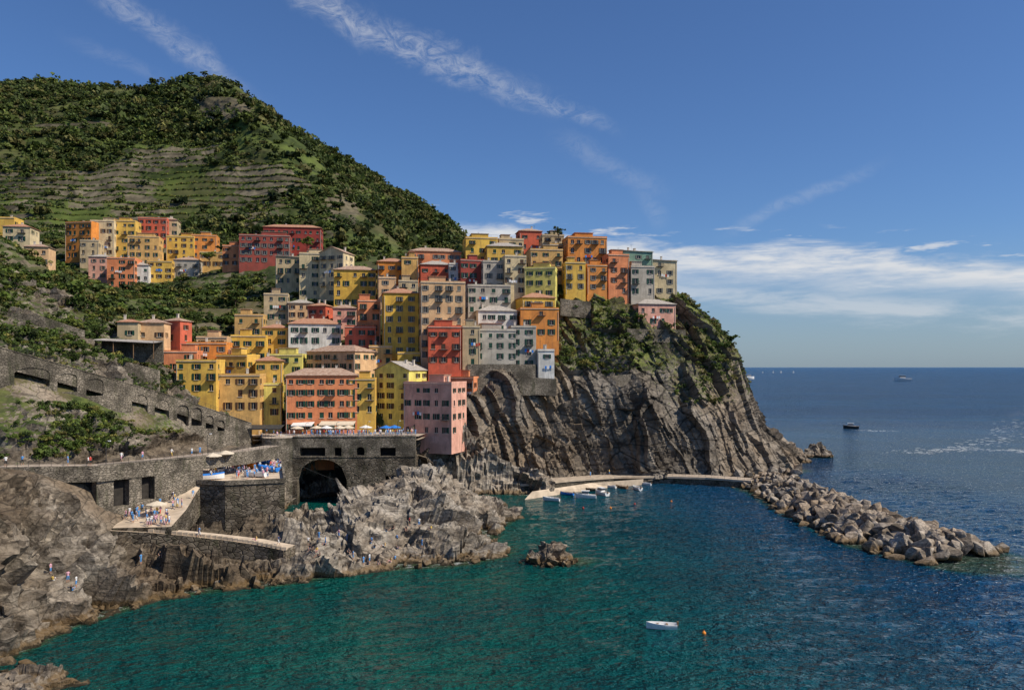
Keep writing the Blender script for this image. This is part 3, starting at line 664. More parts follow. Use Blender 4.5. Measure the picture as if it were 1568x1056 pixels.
def islet(name,px,py,rx,ry,hgt,seed,mat=M_rock):
    c=PZ(px,py,0); u=np.linspace(-1.25,1.25,90); X,Y=np.meshgrid(u,u); r=np.hypot(X,Y)
    P=np.stack([c[0]+X*rx,c[1]+Y*ry,(1-r**1.6)*hgt+0*X],-1)
    Nn=gnormals(P); Nn=np.where(Nn[...,2:3]<0,-Nn,Nn)
    P=P+Nn*((blocks(P/2.6,seed)*1.0+blocks(P/1.1,seed+9)*.45+fbm(P*.8,3,seed)*.4)*min(1,hgt/3))[...,None]
    npmesh(name,P.reshape(-1,3),gridfaces(90,90),mat,False,{'veg':np.zeros(8100),'dark':np.full(8100,.5)})
    return c
IS1=islet("rock_islet",842,858,4.8,4.8,3.0,5); IS2=islet("sea_stack",1250,699,5.5,5,6.0,8,M_boul); islet("sea_stack",1205,706,9,7,8,18,M_boul); islet("low_rock",788,793,2.5,2.0,.8,28)
islet("shore_rock",40,1052,6.0,4.0,1.8,44)
islet("shore_rock",5,1075,6.0,4.0,2.4,47)
# ---------------- sea
def axis(lo,hi,st,far,neg=True):
    a=list(np.arange(lo,hi,st)); s=st; x=a[-1]
    while x<far: s*=1.25; x+=s; a.append(x)
    if neg:
        s=st; x=a[0]; b_=[]
        while x>-far: s*=1.25; x-=s; b_.append(x)
        a=b_[::-1]+a
    return np.array(a)
xs3=axis(-85,140,.55,90000); ys3=axis(84,300,.6,120000,False); ys3=np.concatenate([[-3000,-400,-60,20,60,75],ys3])
X,Y=np.meshgrid(xs3,ys3); near=(X>-120)&(X<20)&(Y>80)&(Y<240)
hgt=np.full(X.shape,-12.); hgt[near]=height(X[near],Y[near])
sh=np.clip(1+hgt/4.0,0,1)
hb=[PD(*q) for q in HEAD[0][:9]]
sh=np.maximum(sh,np.clip(1-(dpoly(X,Y,BC)-11)/5,0,1)*.9); sh=np.maximum(sh,np.clip(1-(dpoly(X,Y,hb[6:])-2)/6,0,1)); sh=np.maximum(sh,np.clip(1-(np.hypot((X-IS1[0]-3)*.7,(Y-IS1[1]))-3.5)/5,0,1)*.85); sh=np.maximum(sh,np.clip(1-(np.hypot(X-IS2[0],(Y-IS2[1]))-5)/5,0,1))
sm=lambda t:t*t*(3-2*t)
harb=sm(np.clip((88-X-np.clip(Y-150,0,999)*.12)/95,0,1))*sm(np.clip((330-Y)/70,0,1))
rx=X*.9+Y*.35; ry=-X*.35+Y*.9
wz=fbm(np.stack([rx*.16,ry*.34,0*X],-1),3,61)*.26+fbm(np.stack([rx*.5,ry*.8,0*X],-1),2,64)*.10
wz*=np.clip((X+95)/10,0,1)*np.clip((150-X)/20,0,1)*np.clip((320-Y)/40,0,1)*np.clip((Y-80)/6,0,1)*(.55+.45*np.clip((X-0)/60,0,1))
M_sea,N,b=newmat("sea_water"); p=tc(N)
shr=N.n('ShaderNodeAttribute',attribute_name='shore').outputs['Fac']; hr=N.n('ShaderNodeAttribute',attribute_name='harb').outputs['Fac']
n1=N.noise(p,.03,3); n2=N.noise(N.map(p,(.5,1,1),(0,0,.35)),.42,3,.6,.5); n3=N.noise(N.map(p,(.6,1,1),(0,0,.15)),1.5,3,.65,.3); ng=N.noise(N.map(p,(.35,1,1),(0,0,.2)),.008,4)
sp=N.n('ShaderNodeSeparateXYZ'); N.l(p,sp.inputs[0])
c=N.mix(N.mr(ng,.35,.65),(.002,.048,.135),(.004,.075,.18)); c=N.mix(hr,c,(.001,.098,.078)); c=N.mix(N.m('MULTIPLY',N.mr(n1,.4,.65),.4),c,(.001,.032,.055))
shn=N.m('ADD',shr,N.m('MULTIPLY',N.m('SUBTRACT',n2,.5),.5))
c=N.mix(N.m('MULTIPLY',N.mr(shn,.25,.8),.5),c,(.01,.12,.08))
c=N.mix(N.m('MULTIPLY',N.mr(shn,.6,1.0),.6),c,(.10,.095,.02))
foam=N.m('MULTIPLY',N.mr(shn,.88,1.08),N.mr(N.noise(p,.6,5,.75),.46,.6))
glitter_caps=N.m('MULTIPLY',N.mr(n3,.635,.68),N.mr(sp.outputs[0],20.,100.))  # white specks: sun glitter painted into the water colour, doubling as whitecaps
foam=N.m('MAXIMUM',foam,N.m('MULTIPLY',glitter_caps,.9))  # from here the mask holds shore foam plus the painted glitter specks
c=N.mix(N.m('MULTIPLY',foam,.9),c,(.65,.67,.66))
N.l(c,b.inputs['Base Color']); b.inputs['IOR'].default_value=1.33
N.l(N.mr(sp.outputs[1],150.,900.,.38,.22),b.inputs['Specular IOR Level'])
N.l(N.m('ADD',N.m('MULTIPLY',foam,.5),N.mr(sp.outputs[1],150.,700.,.06,.30)),b.inputs['Roughness'])
h=N.m('ADD',N.m('MULTIPLY',n2,1.0),N.m('MULTIPLY',n3,.5))
N.l(N.bump(h,1.0,5.5),b.inputs['Normal'])
P=np.stack([X,Y,wz],-1)
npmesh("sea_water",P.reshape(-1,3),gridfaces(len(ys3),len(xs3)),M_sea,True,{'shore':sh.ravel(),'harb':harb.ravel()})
# ---------------- foliage
def clump(nq,leaf,seed,flat=.75):
    r=np.random.default_rng(seed); k=r.integers(4,7); cc=r.normal(size=(k,3))*[.45,.45,.25*flat]; cr=r.uniform(.35,.6,k)
    w=r.integers(0,k,nq); d=r.normal(size=(nq,3)); d/=np.linalg.norm(d,axis=1,keepdims=True); d[:,2]=np.where(d[:,2]<-.3,-d[:,2],d[:,2])
    pos=cc[w]+d*cr[w][:,None]*r.uniform(.65,1.08,(nq,1))*[1,1,flat]; pos[:,2]+=.35
    nrm=d+r.normal(size=(nq,3))*.6; nrm/=np.linalg.norm(nrm,axis=1,keepdims=True); u=np.cross(nrm,r.normal(size=(nq,3))); u/=np.linalg.norm(u,axis=1,keepdims=True); v=np.cross(nrm,u)
    s=leaf*r.uniform(.6,1.3,(nq,1)); V=np.stack([pos-u*s-v*s*.5,pos+u*s*.7-v*s*.7,pos+u*s+v*s*.6,pos-u*s*.6+v*s*.8],1)
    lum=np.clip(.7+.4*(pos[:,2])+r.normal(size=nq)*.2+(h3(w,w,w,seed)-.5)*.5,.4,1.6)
    return V,lum
def scatter(name,pts,sizes,temps,pal,parent=None):
    Vs=[];Cs=[]
    for t in range(len(temps)):
        sel=np.arange(len(pts))%len(temps)==t; p=pts[sel]; s=sizes[sel]; V,lum=temps[t]; m=len(p)
        if m==0: continue
        a=rng.uniform(0,6.28,m); ca,sa=np.cos(a),np.sin(a)
        vx=V[None,...,0]*ca[:,None,None]-V[None,...,1]*sa[:,None,None]; vy=V[None,...,0]*sa[:,None,None]+V[None,...,1]*ca[:,None,None]; vz=np.repeat(V[None,...,2],m,0)
        vv=np.stack([vx,vy,vz],-1)*s[:,None,None,None]; vv[...,2]*=rng.uniform(.7,1.2,(m,1,1)); vv+=p[:,None,None,:]
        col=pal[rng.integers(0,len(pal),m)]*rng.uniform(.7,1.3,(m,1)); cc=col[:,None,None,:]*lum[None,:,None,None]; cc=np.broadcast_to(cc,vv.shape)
        Vs.append(vv.reshape(-1,3)); Cs.append(cc.reshape(-1,3))
    V=np.vstack(Vs); Cc=np.vstack(Cs); Cc=np.concatenate([Cc,np.ones((len(Cc),1))],1)
    return npmesh(name,V,np.arange(len(V)).reshape(-1,4),M_leaf,False,{'col':Cc},parent)
PALF=np.array([(.055,.078,.016),(.07,.095,.019),(.10,.125,.026),(.040,.058,.016),(.125,.12,.036),(.06,.083,.022)])
PALN=np.array([(.065,.10,.019),(.095,.135,.024),(.145,.17,.03),(.046,.066,.018),(.165,.15,.04),(.085,.12,.03)])
tf=[clump(46,.24,s) for s in range(6)]; tn=[clump(150,.13,s+20) for s in range(6)]
def pick(T,w,k):
    w=w.ravel()/w.sum(); i=rng.choice(len(w),k,replace=True,p=w); return T.reshape(-1,3)[i],i
area=np.linalg.norm(np.cross(np.gradient(TF,axis=1),np.gradient(TF,axis=0)),axis=-1)
vis=(pxof(TF)>-120)
w=area*vis*(1-.94*TERM)*(1-CR*.92)*np.clip(.5+fbm(TF*.012,3,41)*1.6,.06,1)/(TF[...,1]/600)**1.2
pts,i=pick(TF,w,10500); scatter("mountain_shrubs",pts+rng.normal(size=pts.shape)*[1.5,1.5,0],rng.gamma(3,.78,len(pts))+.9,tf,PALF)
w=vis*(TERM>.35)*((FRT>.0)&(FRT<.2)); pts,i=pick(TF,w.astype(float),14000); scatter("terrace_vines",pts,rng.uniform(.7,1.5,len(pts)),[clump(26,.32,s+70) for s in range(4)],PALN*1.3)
w=np.ones(TB.shape[:2]); pts,i=pick(TB,w,4200); scatter("ridge_trees",pts,rng.gamma(3,1.0,len(pts))+1.5,tf,PALF)
# T2
fo=np.array(foot)
def clear(pts,mul=1.0):
    d=np.hypot(pts[:,None,0]-fo[None,:,0],pts[:,None,1]-fo[None,:,1]); return (d>fo[None,:,2]*mul+.8).all(1)
px=pxof(T2);py=pyof(T2)
w=((px>-80)&(px<1050)&(T2[...,1]>dmin+1)).astype(float)*np.clip(.4+fbm(T2*.05,3,61)*1.7,.04,1); w*=np.where(px>410,.4,1)
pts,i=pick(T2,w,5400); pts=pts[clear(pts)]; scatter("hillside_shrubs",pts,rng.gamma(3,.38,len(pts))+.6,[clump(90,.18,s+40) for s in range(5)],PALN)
w=((px>-80)&(px<420)&(FR2<.2)).astype(float); pts,i=pick(T2,w,2200); pts=pts[clear(pts)]; scatter("garden_vines",pts,rng.uniform(.5,1.1,len(pts)),[clump(50,.22,s+60) for s in range(3)],PALN*1.25)
# T1 upper slope
px=pxof(T1);py=pyof(T1)
w=(T1[...,2]>20.5)*(T1[...,1]>148)*(px>-60)*np.clip(.4+fbm(T1*.09,3,63)*1.7,.04,1)*(py<703)
w=w*(dV>3.2)*(dLR>5)
w=w*np.where((px>300),.1,1)*np.where((px>190)&(py>600),.25,1)
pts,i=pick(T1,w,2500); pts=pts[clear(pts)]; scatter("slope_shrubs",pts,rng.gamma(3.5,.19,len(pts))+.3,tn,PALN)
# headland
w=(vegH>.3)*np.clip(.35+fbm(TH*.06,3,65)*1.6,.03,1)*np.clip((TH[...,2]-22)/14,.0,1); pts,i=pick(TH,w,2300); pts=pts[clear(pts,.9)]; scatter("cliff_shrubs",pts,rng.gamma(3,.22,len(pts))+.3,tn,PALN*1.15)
def tree(name,base,h,r,seed,pal=PALN,flat=.8):
    rr=random.Random(seed); E=empty(name,tuple(base)); m=MB(); th=h*.55; m.beam((0,0,-1),(.1*h*.2,0,th),.035*h,8,.018*h)
    cl=[]
    for k in range(9):
        a=k*2.4; e=(math.cos(a)*r*rr.uniform(.4,.8),math.sin(a)*r*rr.uniform(.4,.8),th+rr.uniform(-.05,.4)*h); m.beam((.02*h,0,th*rr.uniform(.7,1)),e,.016*h,5,.006*h); cl.append(e)
    cl.append((0,0,h*.85)); m.obj('trunk_and_limbs',M_bark,E)
    cl=np.array(cl); o=scatter('crown',cl,np.full(len(cl),r*.5),[clump(160,.14,seed+k,flat) for k in range(4)],pal[[seed%len(pal)]],E)
    return E
for q in [(855,368,315,5,2.2),(843,370,322,4.5,2),(1054,478,306,4.5,2.4),(1064,494,308,4,2.2),(470,384,385,6,3.2),(300,500,272,5,3),(285,480,330,6,3.4),(360,470,320,6,3.4),(345,395,382,6,3.4),(320,405,388,6,3.2),(150,520,222,4,2.2),(95,640,170,3.5,2.2),(60,640,166,3,2.0),(130,650,178,3.4,2.2),(750,568,262,3.5,1.7)]:
    tree('tree',PD(q[0],q[1],q[2])-[0,0,.5],q[3],q[4],int(q[0]))
for px_ in (12,36,42,62,74,118,190,236,243,256,296,320,372,408,452,470):
    k=np.argmin(np.abs(pxof(TF[510])-px_)); col=TF[:,k]; pj=pyof(col); j=np.argmin(pj); tree('pine_tree',col[j]-[0,0,1.5],random.uniform(6,11),random.uniform(2.5,4.5),px_,PALF,.5)
# ---------------- boats
def hullpts(L,W,Hh):
    st=[]
    for t in np.linspace(0,1,11):
        x=(t-.5)*L; b_=W/2*(1-max(0,(t-.35)/.65)**2.4)*(.82+.18*min(1,t/.35)); z=Hh*(.8+.35*t*t)
        st.append((x,max(b_,.02),z))
    return st
def boat(name,loc,L,yaw,mat,cabin=False,cover=None,motor=True):
    W=L*.36;Hh=L*.17; E=empty(name,tuple(loc),yaw); m=MB(); st=hullpts(L,W,Hh); secs=[]
    for x,b_,z in st:
        secs.append([(x,0,-Hh*.35+(.25*Hh if x>L*.4 else 0)),(x,b_*.72,-Hh*.12),(x,b_*.95,z*.6),(x,b_,z),(x,b_*.86,z),(x,b_*.78,z*.35),(x,0,z*.3)])
    m.cur=0
    for a,c in zip(secs[:-1],secs[1:]):
        for s_ in(1,-1):
            A_=[(x,y*s_,z) for x,y,z in a];C_=[(x,y*s_,z) for x,y,z in c]
            for j in range(6):
                m.cur=0 if j<3 else 1; m.face([A_[j],A_[j+1],C_[j+1],C_[j]])
    m.cur=0; a=secs[0]; m.face([(x,y,z) for x,y,z in a[:4]]+[(x,-y,z) for x,y,z in a[3:0:-1]])
    m.obj('hull',[mat,M_canvas if mat is not M_white else M_white],E)
    d=MB()
    for t in(-.18,.12): d.box((t*L,0,Hh*.62),.14,W*.4,.03)
    if motor: d.box((-.5*L-.12,0,Hh*.9),.12,.14,.3)
    d.obj('thwarts_and_outboard',M_wood,E)
    if cabin:
        k=MB(); k.box((L*.02,0,Hh*1.3),L*.16,W*.3,Hh*.55); k.box((L*.02,0,Hh*1.92),L*.2,W*.34,.05); k.obj('cabin',M_white,E)
        k=MB(); k.box((L*.02,0,Hh*1.45),L*.163,W*.304,Hh*.2); k.obj('cabin_windows',M_glass,E)
    if cover:
        k=MB(); 
        for a,c in zip(st[1:-1],st[2:]):
            for s_ in(1,-1): k.face([(a[0],a[1]*s_*1.03,a[2]+.02),(c[0],c[1]*s_*1.03,c[2]+.02),(c[0],0,c[2]+.3),(a[0],0,a[2]+.3)])
        k.obj('tarpaulin',cover,E)
    return E
def sea(px,py): p=PZ(px,py,0); return p
boat('rowing_boat',sea(1013,962)+[0,0,.15],4.4,math.radians(175),M_white)
for (x,y,L,a,mt,cb) in [(844,766,5,160,M_white,False),(868,757,4.5,150,M_blue,False),(897,762,6,170,M_white,True),(921,757,6,120,M_white,True),(934,746,4.5,140,M_white,False),(952,747,4.5,130,M_wood,False),(975,749,5,110,M_white,False),(905,751,4.5,160,M_wood,False),(988,742,4,150,M_white,False)]:
    boat('moored_boat',sea(x,y)+[0,0,.15],L,math.radians(a),mt,cb)
boat('motorboat',sea(1303,656)+[0,0,.4],9,math.radians(160),M_iron,True)
boat('tour_boat',sea(1382,583)+[0,0,1],46,math.radians(175),M_white,True)
boat('tour_boat',sea(1146,580)+[0,0,1],40,math.radians(10),M_white,True)
M_foam=simple("foam",(.62,.65,.65),.7,.2,.5)
def wake(name,pts,w0,w1,dn=34):
    m=MB(); n=len(pts); rr=random.Random(4)
    for i in range(n*dn):
        t=rr.random(); j=min(int(t*(n-1)),n-2); f=t*(n-1)-j; p=pts[j]*(1-f)+pts[j+1]*f; w=w0+(w1-w0)*t
        c=p+np.array([rr.gauss(0,w*2.4),rr.gauss(0,w*1.6),.004+.0005*i]); r=rr.uniform(.1,.65)*w*.5
        m.face([c+np.array([math.cos(a)*r*rr.uniform(.5,1.4)*1.8,math.sin(a)*r*rr.uniform(.5,1.4)*.7,0]) for a in np.linspace(0,6.28,8)[:-1]])
    m.obj(name,M_foam)
wake("boat_wake",[sea(1308,658),sea(1330,659),sea(1360,660)],.6,2.2)
wake("boat_wake",[sea(x,y) for x,y in[(1600,610),(1568,632),(1552,655),(1530,672),(1490,684),(1440,690),(1395,694)]],3.6,1.8,60)
wake("boat_wake",[sea(x,y) for x,y in[(1395,690),(1480,688),(1568,690),(1600,692)]],1.6,2.6,50)
def sailboat(loc,h):
    E=empty('sailboat',tuple(loc)); boat_=MB(); L=h*.7; st=hullpts(L,L*.28,L*.12)
    for a,c in zip(st[:-1],st[1:]):
        for s_ in(1,-1): boat_.face([(a[0],0,-.3),(c[0],0,-.3),(c[0],c[1]*s_,c[2]),(a[0],a[1]*s_,a[2])]); boat_.face([(a[0],0,a[2]),(c[0],0,c[2]),(c[0],c[1]*s_,c[2]),(a[0],a[1]*s_,a[2])])
    boat_.obj('hull',M_white,E); m=MB(); m.beam((0,0,0),(0,0,h),.12,5,.06); m.obj('mast',M_white,E)
    s_=MB(); s_.face([(-.2,0,h*.12),(-L*.42,.3,h*.12),(-.2,0,h*.96)]); s_.face([(.2,0,h*.9),(L*.45,.2,h*.1),(.3,.4,h*.12)]); s_.obj('sails',M_white,E)
for x,h in[(1168,14),(1184,18),(1196,20),(1215,18)]: 
    p=PD(x,562,5200); p[2]=0; sailboat(p,h)
def buoy(px_,py_,mat):
    m=MB(); c=sea(px_,py_)
    k=8; rings=[(0,-.3),(.22,-.18),(.3,.1),(.24,.3),(.08,.42),(.05,.6)]
    for (r1,z1),(r2,z2) in zip(rings[:-1],rings[1:]):
        for i in range(k):
            a=2*math.pi*i/k;b_=2*math.pi*(i+1)/k; m.face([c+[r1*math.cos(a),r1*math.sin(a),z1],c+[r1*math.cos(b_),r1*math.sin(b_),z1],c+[r2*math.cos(b_),r2*math.sin(b_),z2],c+[r2*math.cos(a),r2*math.sin(a),z2]])
    m.obj('buoy',mat,smooth=True)
for q in[(1078,970,M_orange),(893,778,M_red),(972,772,M_red),(1028,768,M_orange),(935,778,M_orange)]: buoy(*q)
# ---------------- people
def person_mesh(pose,shirt,pants,fem=False):
    if pose=='stand': J=[(0,0,.95),(0,0,1.2),(0,0,1.42),(0,0,1.53),(0,.01,1.62),(0,.01,1.73),(.19,0,1.4),(.25,.02,1.13),(.24,.1,.87),(-.19,0,1.4),(-.26,.02,1.13),(-.25,.05,.86),(.1,0,.88),(.11,.03,.48),(.11,-.02,.07),(.12,.16,.04),(-.1,0,.88),(-.12,.01,.48),(-.13,-.06,.07),(-.14,.11,.04)]
    elif pose=='walk': J=[(0,0,.95),(0,.02,1.2),(0,.03,1.42),(0,.04,1.53),(0,.05,1.62),(0,.05,1.73),(.19,.03,1.4),(.24,-.12,1.15),(.24,-.12,.9),(-.19,.03,1.4),(-.25,.15,1.15),(-.24,.32,.97),(.1,0,.88),(.11,.2,.5),(.11,.26,.08),(.12,.44,.06),(-.1,0,.88),(-.11,-.05,.48),(-.12,-.34,.12),(-.12,-.24,.04)]
    else: J=[(0,0,.12),(0,-.08,.38),(0,-.08,.6),(0,-.04,.71),(0,-.02,.8),(0,-.02,.91),(.19,-.08,.58),(.26,.05,.35),(.2,.3,.32),(-.19,-.08,.58),(-.26,.05,.35),(-.2,.3,.32),(.11,.05,.12),(.14,.45,.42),(.13,.75,.06),(.13,.92,.05),(-.11,.05,.12),(-.14,.47,.4),(-.13,.8,.06),(-.13,.96,.05)]
    E=[(0,1),(1,2),(2,3),(3,4),(4,5),(2,6),(6,7),(7,8),(2,9),(9,10),(10,11),(0,12),(12,13),(13,14),(14,15),(0,16),(16,17),(17,18),(18,19)]
    Rr=[.15,.135,.14,.055,.095,.085,.065,.045,.035,.065,.045,.035,.09,.06,.042,.04,.09,.06,.042,.04]
    me=bpy.data.meshes.new('p'); me.from_pydata(J,E,[]); o=bpy.data.objects.new('p',me); sc.collection.objects.link(o)
    md=o.modifiers.new('s','SKIN'); 
    for i,v in enumerate(me.skin_vertices[0].data): v.radius=(Rr[i],Rr[i]*(.75 if i in(0,1,2) else 1)); v.use_root=(i==0)
    o.modifiers.new('u','SUBSURF').levels=1
    dg=bpy.context.evaluated_depsgraph_get(); m2=bpy.data.meshes.new_from_object(o.evaluated_get(dg)); bpy.data.objects.remove(o)
    for m in(M_skin,M_hair,shirt,pants): m2.materials.append(m)
    sit=pose=='sit'
    for f in m2.polygons:
        x,y,z=f.center; f.use_smooth=True
        zh=1.53 if not sit else .71
        if z>zh+.13 or (z>zh+.02 and y<.0-(.06 if sit else .0)): k=1
        elif z>zh-.03: k=0
        elif sit: k=0 if (abs(x)>.2 or y>.45) else (2 if z>.2 and y<.12 else 3)
        else: k=0 if (abs(x)>.22 and z<1.25) else (2 if z>.98 else (3 if z>.42 else 0))
        f.material_index=k
    return m2
cl=[simple("cloth_%d"%i,c,.8,.05) for i,c in enumerate([(.75,.74,.72),(.05,.07,.15),(.6,.06,.05),(.1,.3,.6),(.65,.45,.1),(.04,.04,.04),(.65,.35,.42),(.7,.7,.68)])]
PM={p:[person_mesh(p,cl[random.randrange(8)],cl[random.randrange(8)]) for _ in range(7)] for p in('stand','walk','sit')}
bpy.context.view_layer.update(); dg=bpy.context.evaluated_depsgraph_get()
def hit(px_,py_):
    d=Vector(((px_-CX)/F,1,-(py_-HY)/F)).normalized(); r=sc.ray_cast(dg,Vector((0,0,H)),d); return (np.array(r[1]),r[4].name,abs(r[2].z)) if r[0] else None
places=[]
R=random.Random(3)
def crowd(n,x0,x1,y0,y1,pose=('stand','walk'),ok=None):
    for _ in range(n):
        q=hit(R.uniform(x0,x1),R.uniform(y0,y1))
        if q is None or q[2]<.5 or q[0][2]<.6: continue
        if ok and not any(s in q[1] for s in ok): continue
        places.append((q[0],R.choice(pose)))
crowd(130,318,430,698,738,ok=['harbour_square']); crowd(30,190,262,786,806,ok=['ramp']); crowd(22,200,300,745,790,ok=['ramp']); crowd(130,180,434,800,842,ok=['walkway']); crowd(12,180,434,806,842,('sit',),ok=['walkway','coast'])
crowd(90,400,640,655,674,ok=['village_square','bastion']); crowd(150,0,330,690,716,ok=['promenade']); crowd(80,470,660,800,865,('sit','sit','stand'),ok=['coast']); crowd(34,60,420,850,920,('sit','stand'),ok=['coast']); crowd(24,880,1140,722,736,ok=['harbour_path']); crowd(40,0,380,535,645,ok=['upper_road'])
for k in range(70):
    t=R.random(); p=BA*(1-t)+BB*t; places.append((np.array([p[0],p[1]+R.uniform(.5,3),18.8]),'stand'))
for p,pose in places:
    o=bpy.data.objects.new('person_sitting' if pose=='sit' else 'person',R.choice(PM[pose])); o.location=tuple(p); o.rotation_euler=(0,0,R.uniform(0,6.28)); s=R.uniform(1.02,1.18); o.scale=(s,s,s); sc.collection.objects.link(o)
for (x,y,L,a,mt,cv) in [(205,776,6,60,M_white,None),(262,752,6,40,M_blue,M_blue),(272,744,5.5,50,M_wood,M_blue),(290,744,5.5,40,M_blue,M_blue),(248,760,6,50,M_blue,M_blue),(372,716,6,170,M_orange,M_blue),(395,709,6,170,M_blue,M_blue),(378,704,5.5,175,M_white,M_blue),(293,772,5.5,100,M_wood,M_iron),(234,768,5.5,40,M_white,M_blue),(340,722,5,100,M_white,M_canvas),(410,722,5.5,160,M_blue,M_blue),(390,730,5.5,165,M_white,None),(282,754,5.5,50,M_blue,M_blue),(325,734,5,20,M_white,M_blue)]:
    q=hit(x,y)
    if q is not None and q[2]>.5 and ('square' in q[1] or 'ramp' in q[1]): boat('beached_boat',q[0]+[0,0,.35],L,math.radians(a),mt,False,cv,False)
def parasol(p,r,mat):
    E=empty('parasol',tuple(p)); m=MB(); m.beam((0,0,0),(0,0,2.5),.04,6); m.obj('pole',M_wood,E); m=MB()
    for i in range(8):
        a=i*math.pi/4;b_=a+math.pi/4; A_=(r*math.cos(a),r*math.sin(a),2.1);B_=(r*math.cos(b_),r*math.sin(b_),2.1); m.face([A_,B_,(0,0,2.75)]); m.face([A_,B_,(B_[0],B_[1],1.95),(A_[0],A_[1],1.95)])
    m.obj('canopy',mat,E)
for (px_,D,mat) in[(485,231,M_canvas),(500,231,M_white),(520,231,M_canvas),(533,232,M_canvas),(591,232,M_blue),(604,233,M_blue),(455,230,M_canvas),(560,233,M_white),(412,229,M_white)]:
    p=PD(px_,600,D);p[2]=18.5; parasol(p,1.9,mat)
for (x,y) in[(326,712),(345,708),(318,722),(240,788)]:
    q=hit(x,y); 
    if q is not None: parasol(q[0],2.0,M_canvas)
def awning(px0,px1,D,zt_,mat,dep=3.2):
    a=PD(px0,0,D);b_=PD(px1,0,D); m=MB(); m.cur=0; x0,x1=a[0],b_[0]
    m.face([(x0,D,zt_),(x1,D,zt_),(x1,D-dep,zt_-.8),(x0,D-dep,zt_-.8)]); m.face([(x0,D-dep,zt_-.8),(x1,D-dep,zt_-.8),(x1,D-dep,zt_-1.1),(x0,D-dep,zt_-1.1)]); m.cur=1
    for t in np.linspace(x0+.1,x1-.1,4): m.beam((t,D-dep+.1,zt_-.8),(t,D-dep+.1,zt_-3.6),.05,5)
    m.obj('restaurant_awning',[mat,M_iron])
awning(492,545,235.6,22.2,M_canvas); awning(365,436,229,21.6,M_iron,4); awning(450,482,235.6,22.0,M_white)
def shed(px0,px1,py_,D,hgt=3):
    a=PD(px0,py_,D);b_=PD(px1,py_,D-0); E=empty('terrace_shelter'); m=MB(); z=a[2]
    m.face([(a[0],D,z),(b_[0],D,z-.8),(b_[0],D+6,z-.2),(a[0],D+6,z+.6)]); m.face([(a[0],D,z-.15),(b_[0],D,z-.95),(b_[0],D+6,z-.35),(a[0],D+6,z+.45)]); m.face([(a[0],D,z),(b_[0],D,z-.8),(b_[0],D,z-.95),(a[0],D,z-.15)])
    m.obj('roof',M_tile[1],E); m=MB()
    for t in np.linspace(a[0]+.3,b_[0]-.3,4): m.beam((t,D+.3,z-5),(t,D+.3,z-.5),.12,5); 
    m.obj('posts',M_wood,E)
    m=MB(); m.box(((a[0]+b_[0])/2,D+5.5,z-3),(b_[0]-a[0])/2,.2,3); m.obj('back_wall',M_stone,E)
shed(140,236,520,214)
def swall(pts,h,name='dry_stone_wall'):
    m=MB()
    for a,b_ in zip(pts[:-1],pts[1:]):
        a=np.array(a);b_=np.array(b_); d=(b_-a)[:2]; L=np.linalg.norm(d); n_=np.array([-d[1],d[0],0])/L*.5
        t=[a+[0,0,h],b_+[0,0,h],b_+[0,0,h]+n_,a+[0,0,h]+n_]; m.face(t); m.face([a-[0,0,3],b_-[0,0,3],t[1],t[0]]); m.face([a-[0,0,3]+n_,b_-[0,0,3]+n_,t[2],t[3]])
    m.obj(name,M_stone)
swall([PD(150,578,204),PD(200,585,206),PD(245,596,212)],5)
swall([PD(-60,480,205),PD(60,492,210),PD(130,515,216)],1.6); swall([PD(-60,520,183),PD(40,535,186),PD(90,545,196)],1.8)
swall([PD(865,580,268),PD(920,582,270),PD(985,575,274)],1.0); swall([PD(858,470,282),PD(905,475,285)],3); swall([PD(960,510,283),PD(1050,512,288)],1.6); swall([PD(716,590,252.5),PD(780,592,254),PD(822,590,256),PD(852,592,257)],2.5,'house_foundation_wall'); swall([PD(716,572,253.5),PD(780,572,255),PD(820,572,257)],3,'house_foundation_wall')
def lamp(p):
    E=empty('street_lamp',tuple(p)); m=MB(); m.beam((0,0,0),(0,0,4.2),.07,6,.045); m.beam((0,0,4.2),(.6,0,4.5),.04,5); m.obj('post',M_iron,E); m=MB(); m.box((.65,0,4.4),.22,.14,.09); m.obj('lantern',M_white,E)
for t in(.1,.35,.6,.85): lamp(BA*(1-t)+BB*t+[0,1,0])
for p in LR[1:7:2]: lamp(p+[0,3,0])
m=MB(); a=PD(436,700,215);b_=PD(700,735,246); pr=a
for k in range(1,21):
    t=k/20; q=a*(1-t)+b_*t+[0,0,-5.5*4*t*(1-t)]; m.beam(pr,q,.05,4); pr=q
m.obj('harbour_cable',M_iron)
# ---------------- light
az=math.radians(109); el=math.radians(46)
sv=Vector((math.sin(az)*math.cos(el),math.cos(az)*math.cos(el),math.sin(el)))
ld=bpy.data.lights.new("sun",'SUN'); ld.energy=5.0; ld.angle=math.radians(.5); ld.color=(1,.91,.77); lo=bpy.data.objects.new("sun",ld); lo.rotation_euler=sv.to_track_quat('Z','Y').to_euler(); sc.collection.objects.link(lo)
w=bpy.data.worlds.new("World"); sc.world=w; w.use_nodes=True; N=NT(w.node_tree); bg=w.node_tree.nodes['Background']
sky=N.n('ShaderNodeTexSky',sky_type='NISHITA'); sky.sun_disc=False; sky.sun_elevation=el; sky.sun_rotation=az; sky.air_density=1.0; sky.dust_density=.6; sky.ozone_density=2.5; sky.altitude=50
g=N.n('ShaderNodeTexCoord').outputs['Generated']; sp=N.n('ShaderNodeSeparateXYZ'); N.l(g,sp.inputs[0]); x,y,z=sp.outputs
A=N.m('ARCTAN2',x,y); E=N.m('ARCSINE',z)
cb=N.n('ShaderNodeCombineXYZ'); N.l(A,cb.inputs[0]); N.l(E,cb.inputs[1]); AE=cb.outputs[0]
def ae(px_,py_):
    u=(px_-CX)/F; v=(HY-py_)/F; return math.atan(u), math.atan(v/math.sqrt(1+u*u))
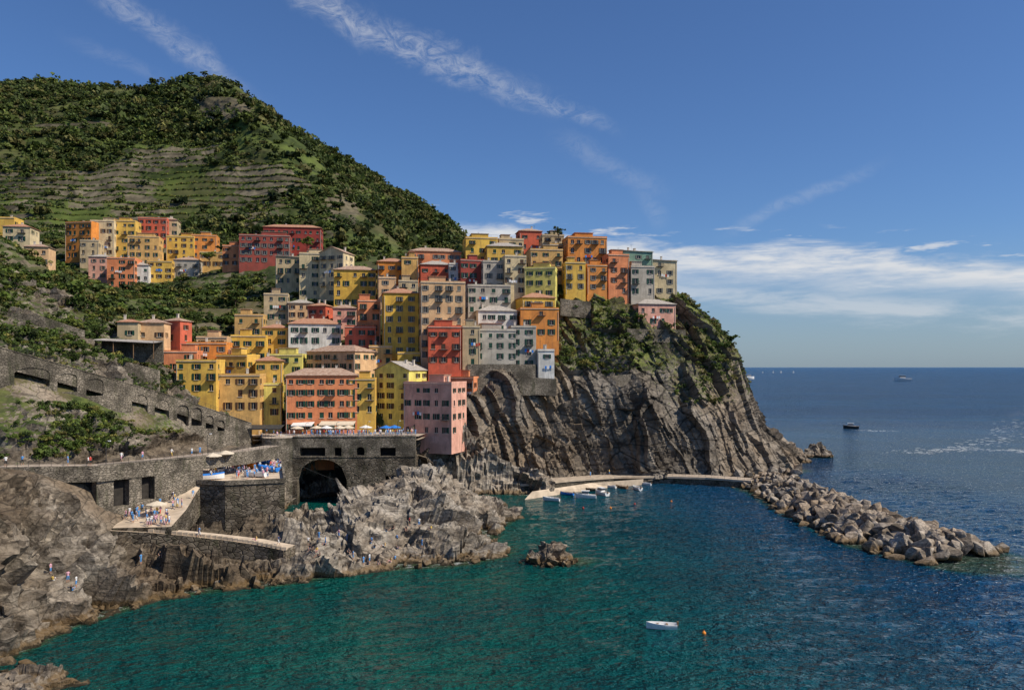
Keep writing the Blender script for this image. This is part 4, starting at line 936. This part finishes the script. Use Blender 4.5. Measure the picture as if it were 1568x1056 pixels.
nA=N.noise(N.map(AE,(5,26,1),(0,0,-.12)),1.0,6,.62,.3); nB=N.noise(N.map(AE,(12,80,1),(0,0,-.15)),1.0,4,.65)
base=N.m('ADD',E,N.m('MULTIPLY',A,.105))
wv=N.m('ADD',base,N.m('MULTIPLY',N.m('SUBTRACT',nA,.5),.07))
band=N.m('MULTIPLY',N.mr(wv,.160,.176,1,0),N.mr(wv,.110,.165))
band=N.m('MULTIPLY',band,N.m('ADD',.4,N.m('MULTIPLY',N.mr(nB,.3,.62),.6)))
band2=N.m('MULTIPLY',N.mr(wv,.122,.134,1,0),N.mr(wv,.085,.118)); band2=N.m('MULTIPLY',band2,N.m('MULTIPLY',N.mr(nA,.38,.62),.5))
cloud=N.m('MAXIMUM',band,band2)
puff=N.m('MULTIPLY',N.m('MULTIPLY',N.mr(wv,.17,.178),N.mr(wv,.182,.196,1,0)),N.mr(nB,.55,.68)); cloud=N.m('MAXIMUM',cloud,N.m('MULTIPLY',puff,.7))
cloud=N.m('MULTIPLY',cloud,N.mr(A,-.3,-.05))
nC=N.noise(N.map(AE,(9,9,1)),1.0,5,.65,.4); nD=N.noise(N.map(AE,(30,55,1),(0,0,.45)),1.0,5,.75,1.5)
def streak(p0,p1,wid,k,thr=.35):
    a0=ae(*p0);a1=ae(*p1); dx,dy=a1[0]-a0[0],a1[1]-a0[1]; L=math.hypot(dx,dy); dx/=L;dy/=L
    u=N.m('SUBTRACT',A,a0[0]); v=N.m('SUBTRACT',E,a0[1])
    t=N.m('ADD',N.m('MULTIPLY',u,dx),N.m('MULTIPLY',v,dy)); s=N.m('ADD',N.m('MULTIPLY',u,-dy),N.m('MULTIPLY',v,dx))
    s=N.m('ADD',s,N.m('MULTIPLY',N.m('SUBTRACT',nC,.5),wid*2.6))
    f=N.m('MULTIPLY',N.mr(N.m('ABSOLUTE',s),0,wid,1,0),N.m('MULTIPLY',N.mr(t,-.03,.04),N.mr(t,L*.6,L*1.08,1,0)))
    return N.m('MULTIPLY',N.m('MULTIPLY',f,N.mr(nD,thr-.1,thr+.3)),k)
for st_ in [((150,-30),(400,165),.022,.28),((430,-30),(860,165),.026,.42,.40),((760,125),(950,200),.014,.3,.40),((860,215),(1030,300),.02,.12),((1120,350),(1360,245),.011,.13),((120,60),(260,130),.012,.08),((980,290),(1020,350),.02,.10)]:
    cloud=N.m('MAXIMUM',cloud,streak(*st_))
cloud=N.m('MULTIPLY',cloud,N.mr(z,0,.02))
SK=N.mix(1.0,sky.outputs[0],(.70,.96,1.34),'MULTIPLY')
hz=N.mr(E,.0,.16,1,0); SK=N.mix(N.m('MULTIPLY',hz,.5),SK,(3.9,4.8,5.8))
SK=N.mix(cloud,SK,(9.0,9.2,9.5))
N.l(SK,bg.inputs[0]); bg.inputs[1].default_value=.08
print("HOUSES",len(Hs),"PEOPLE",len(places))
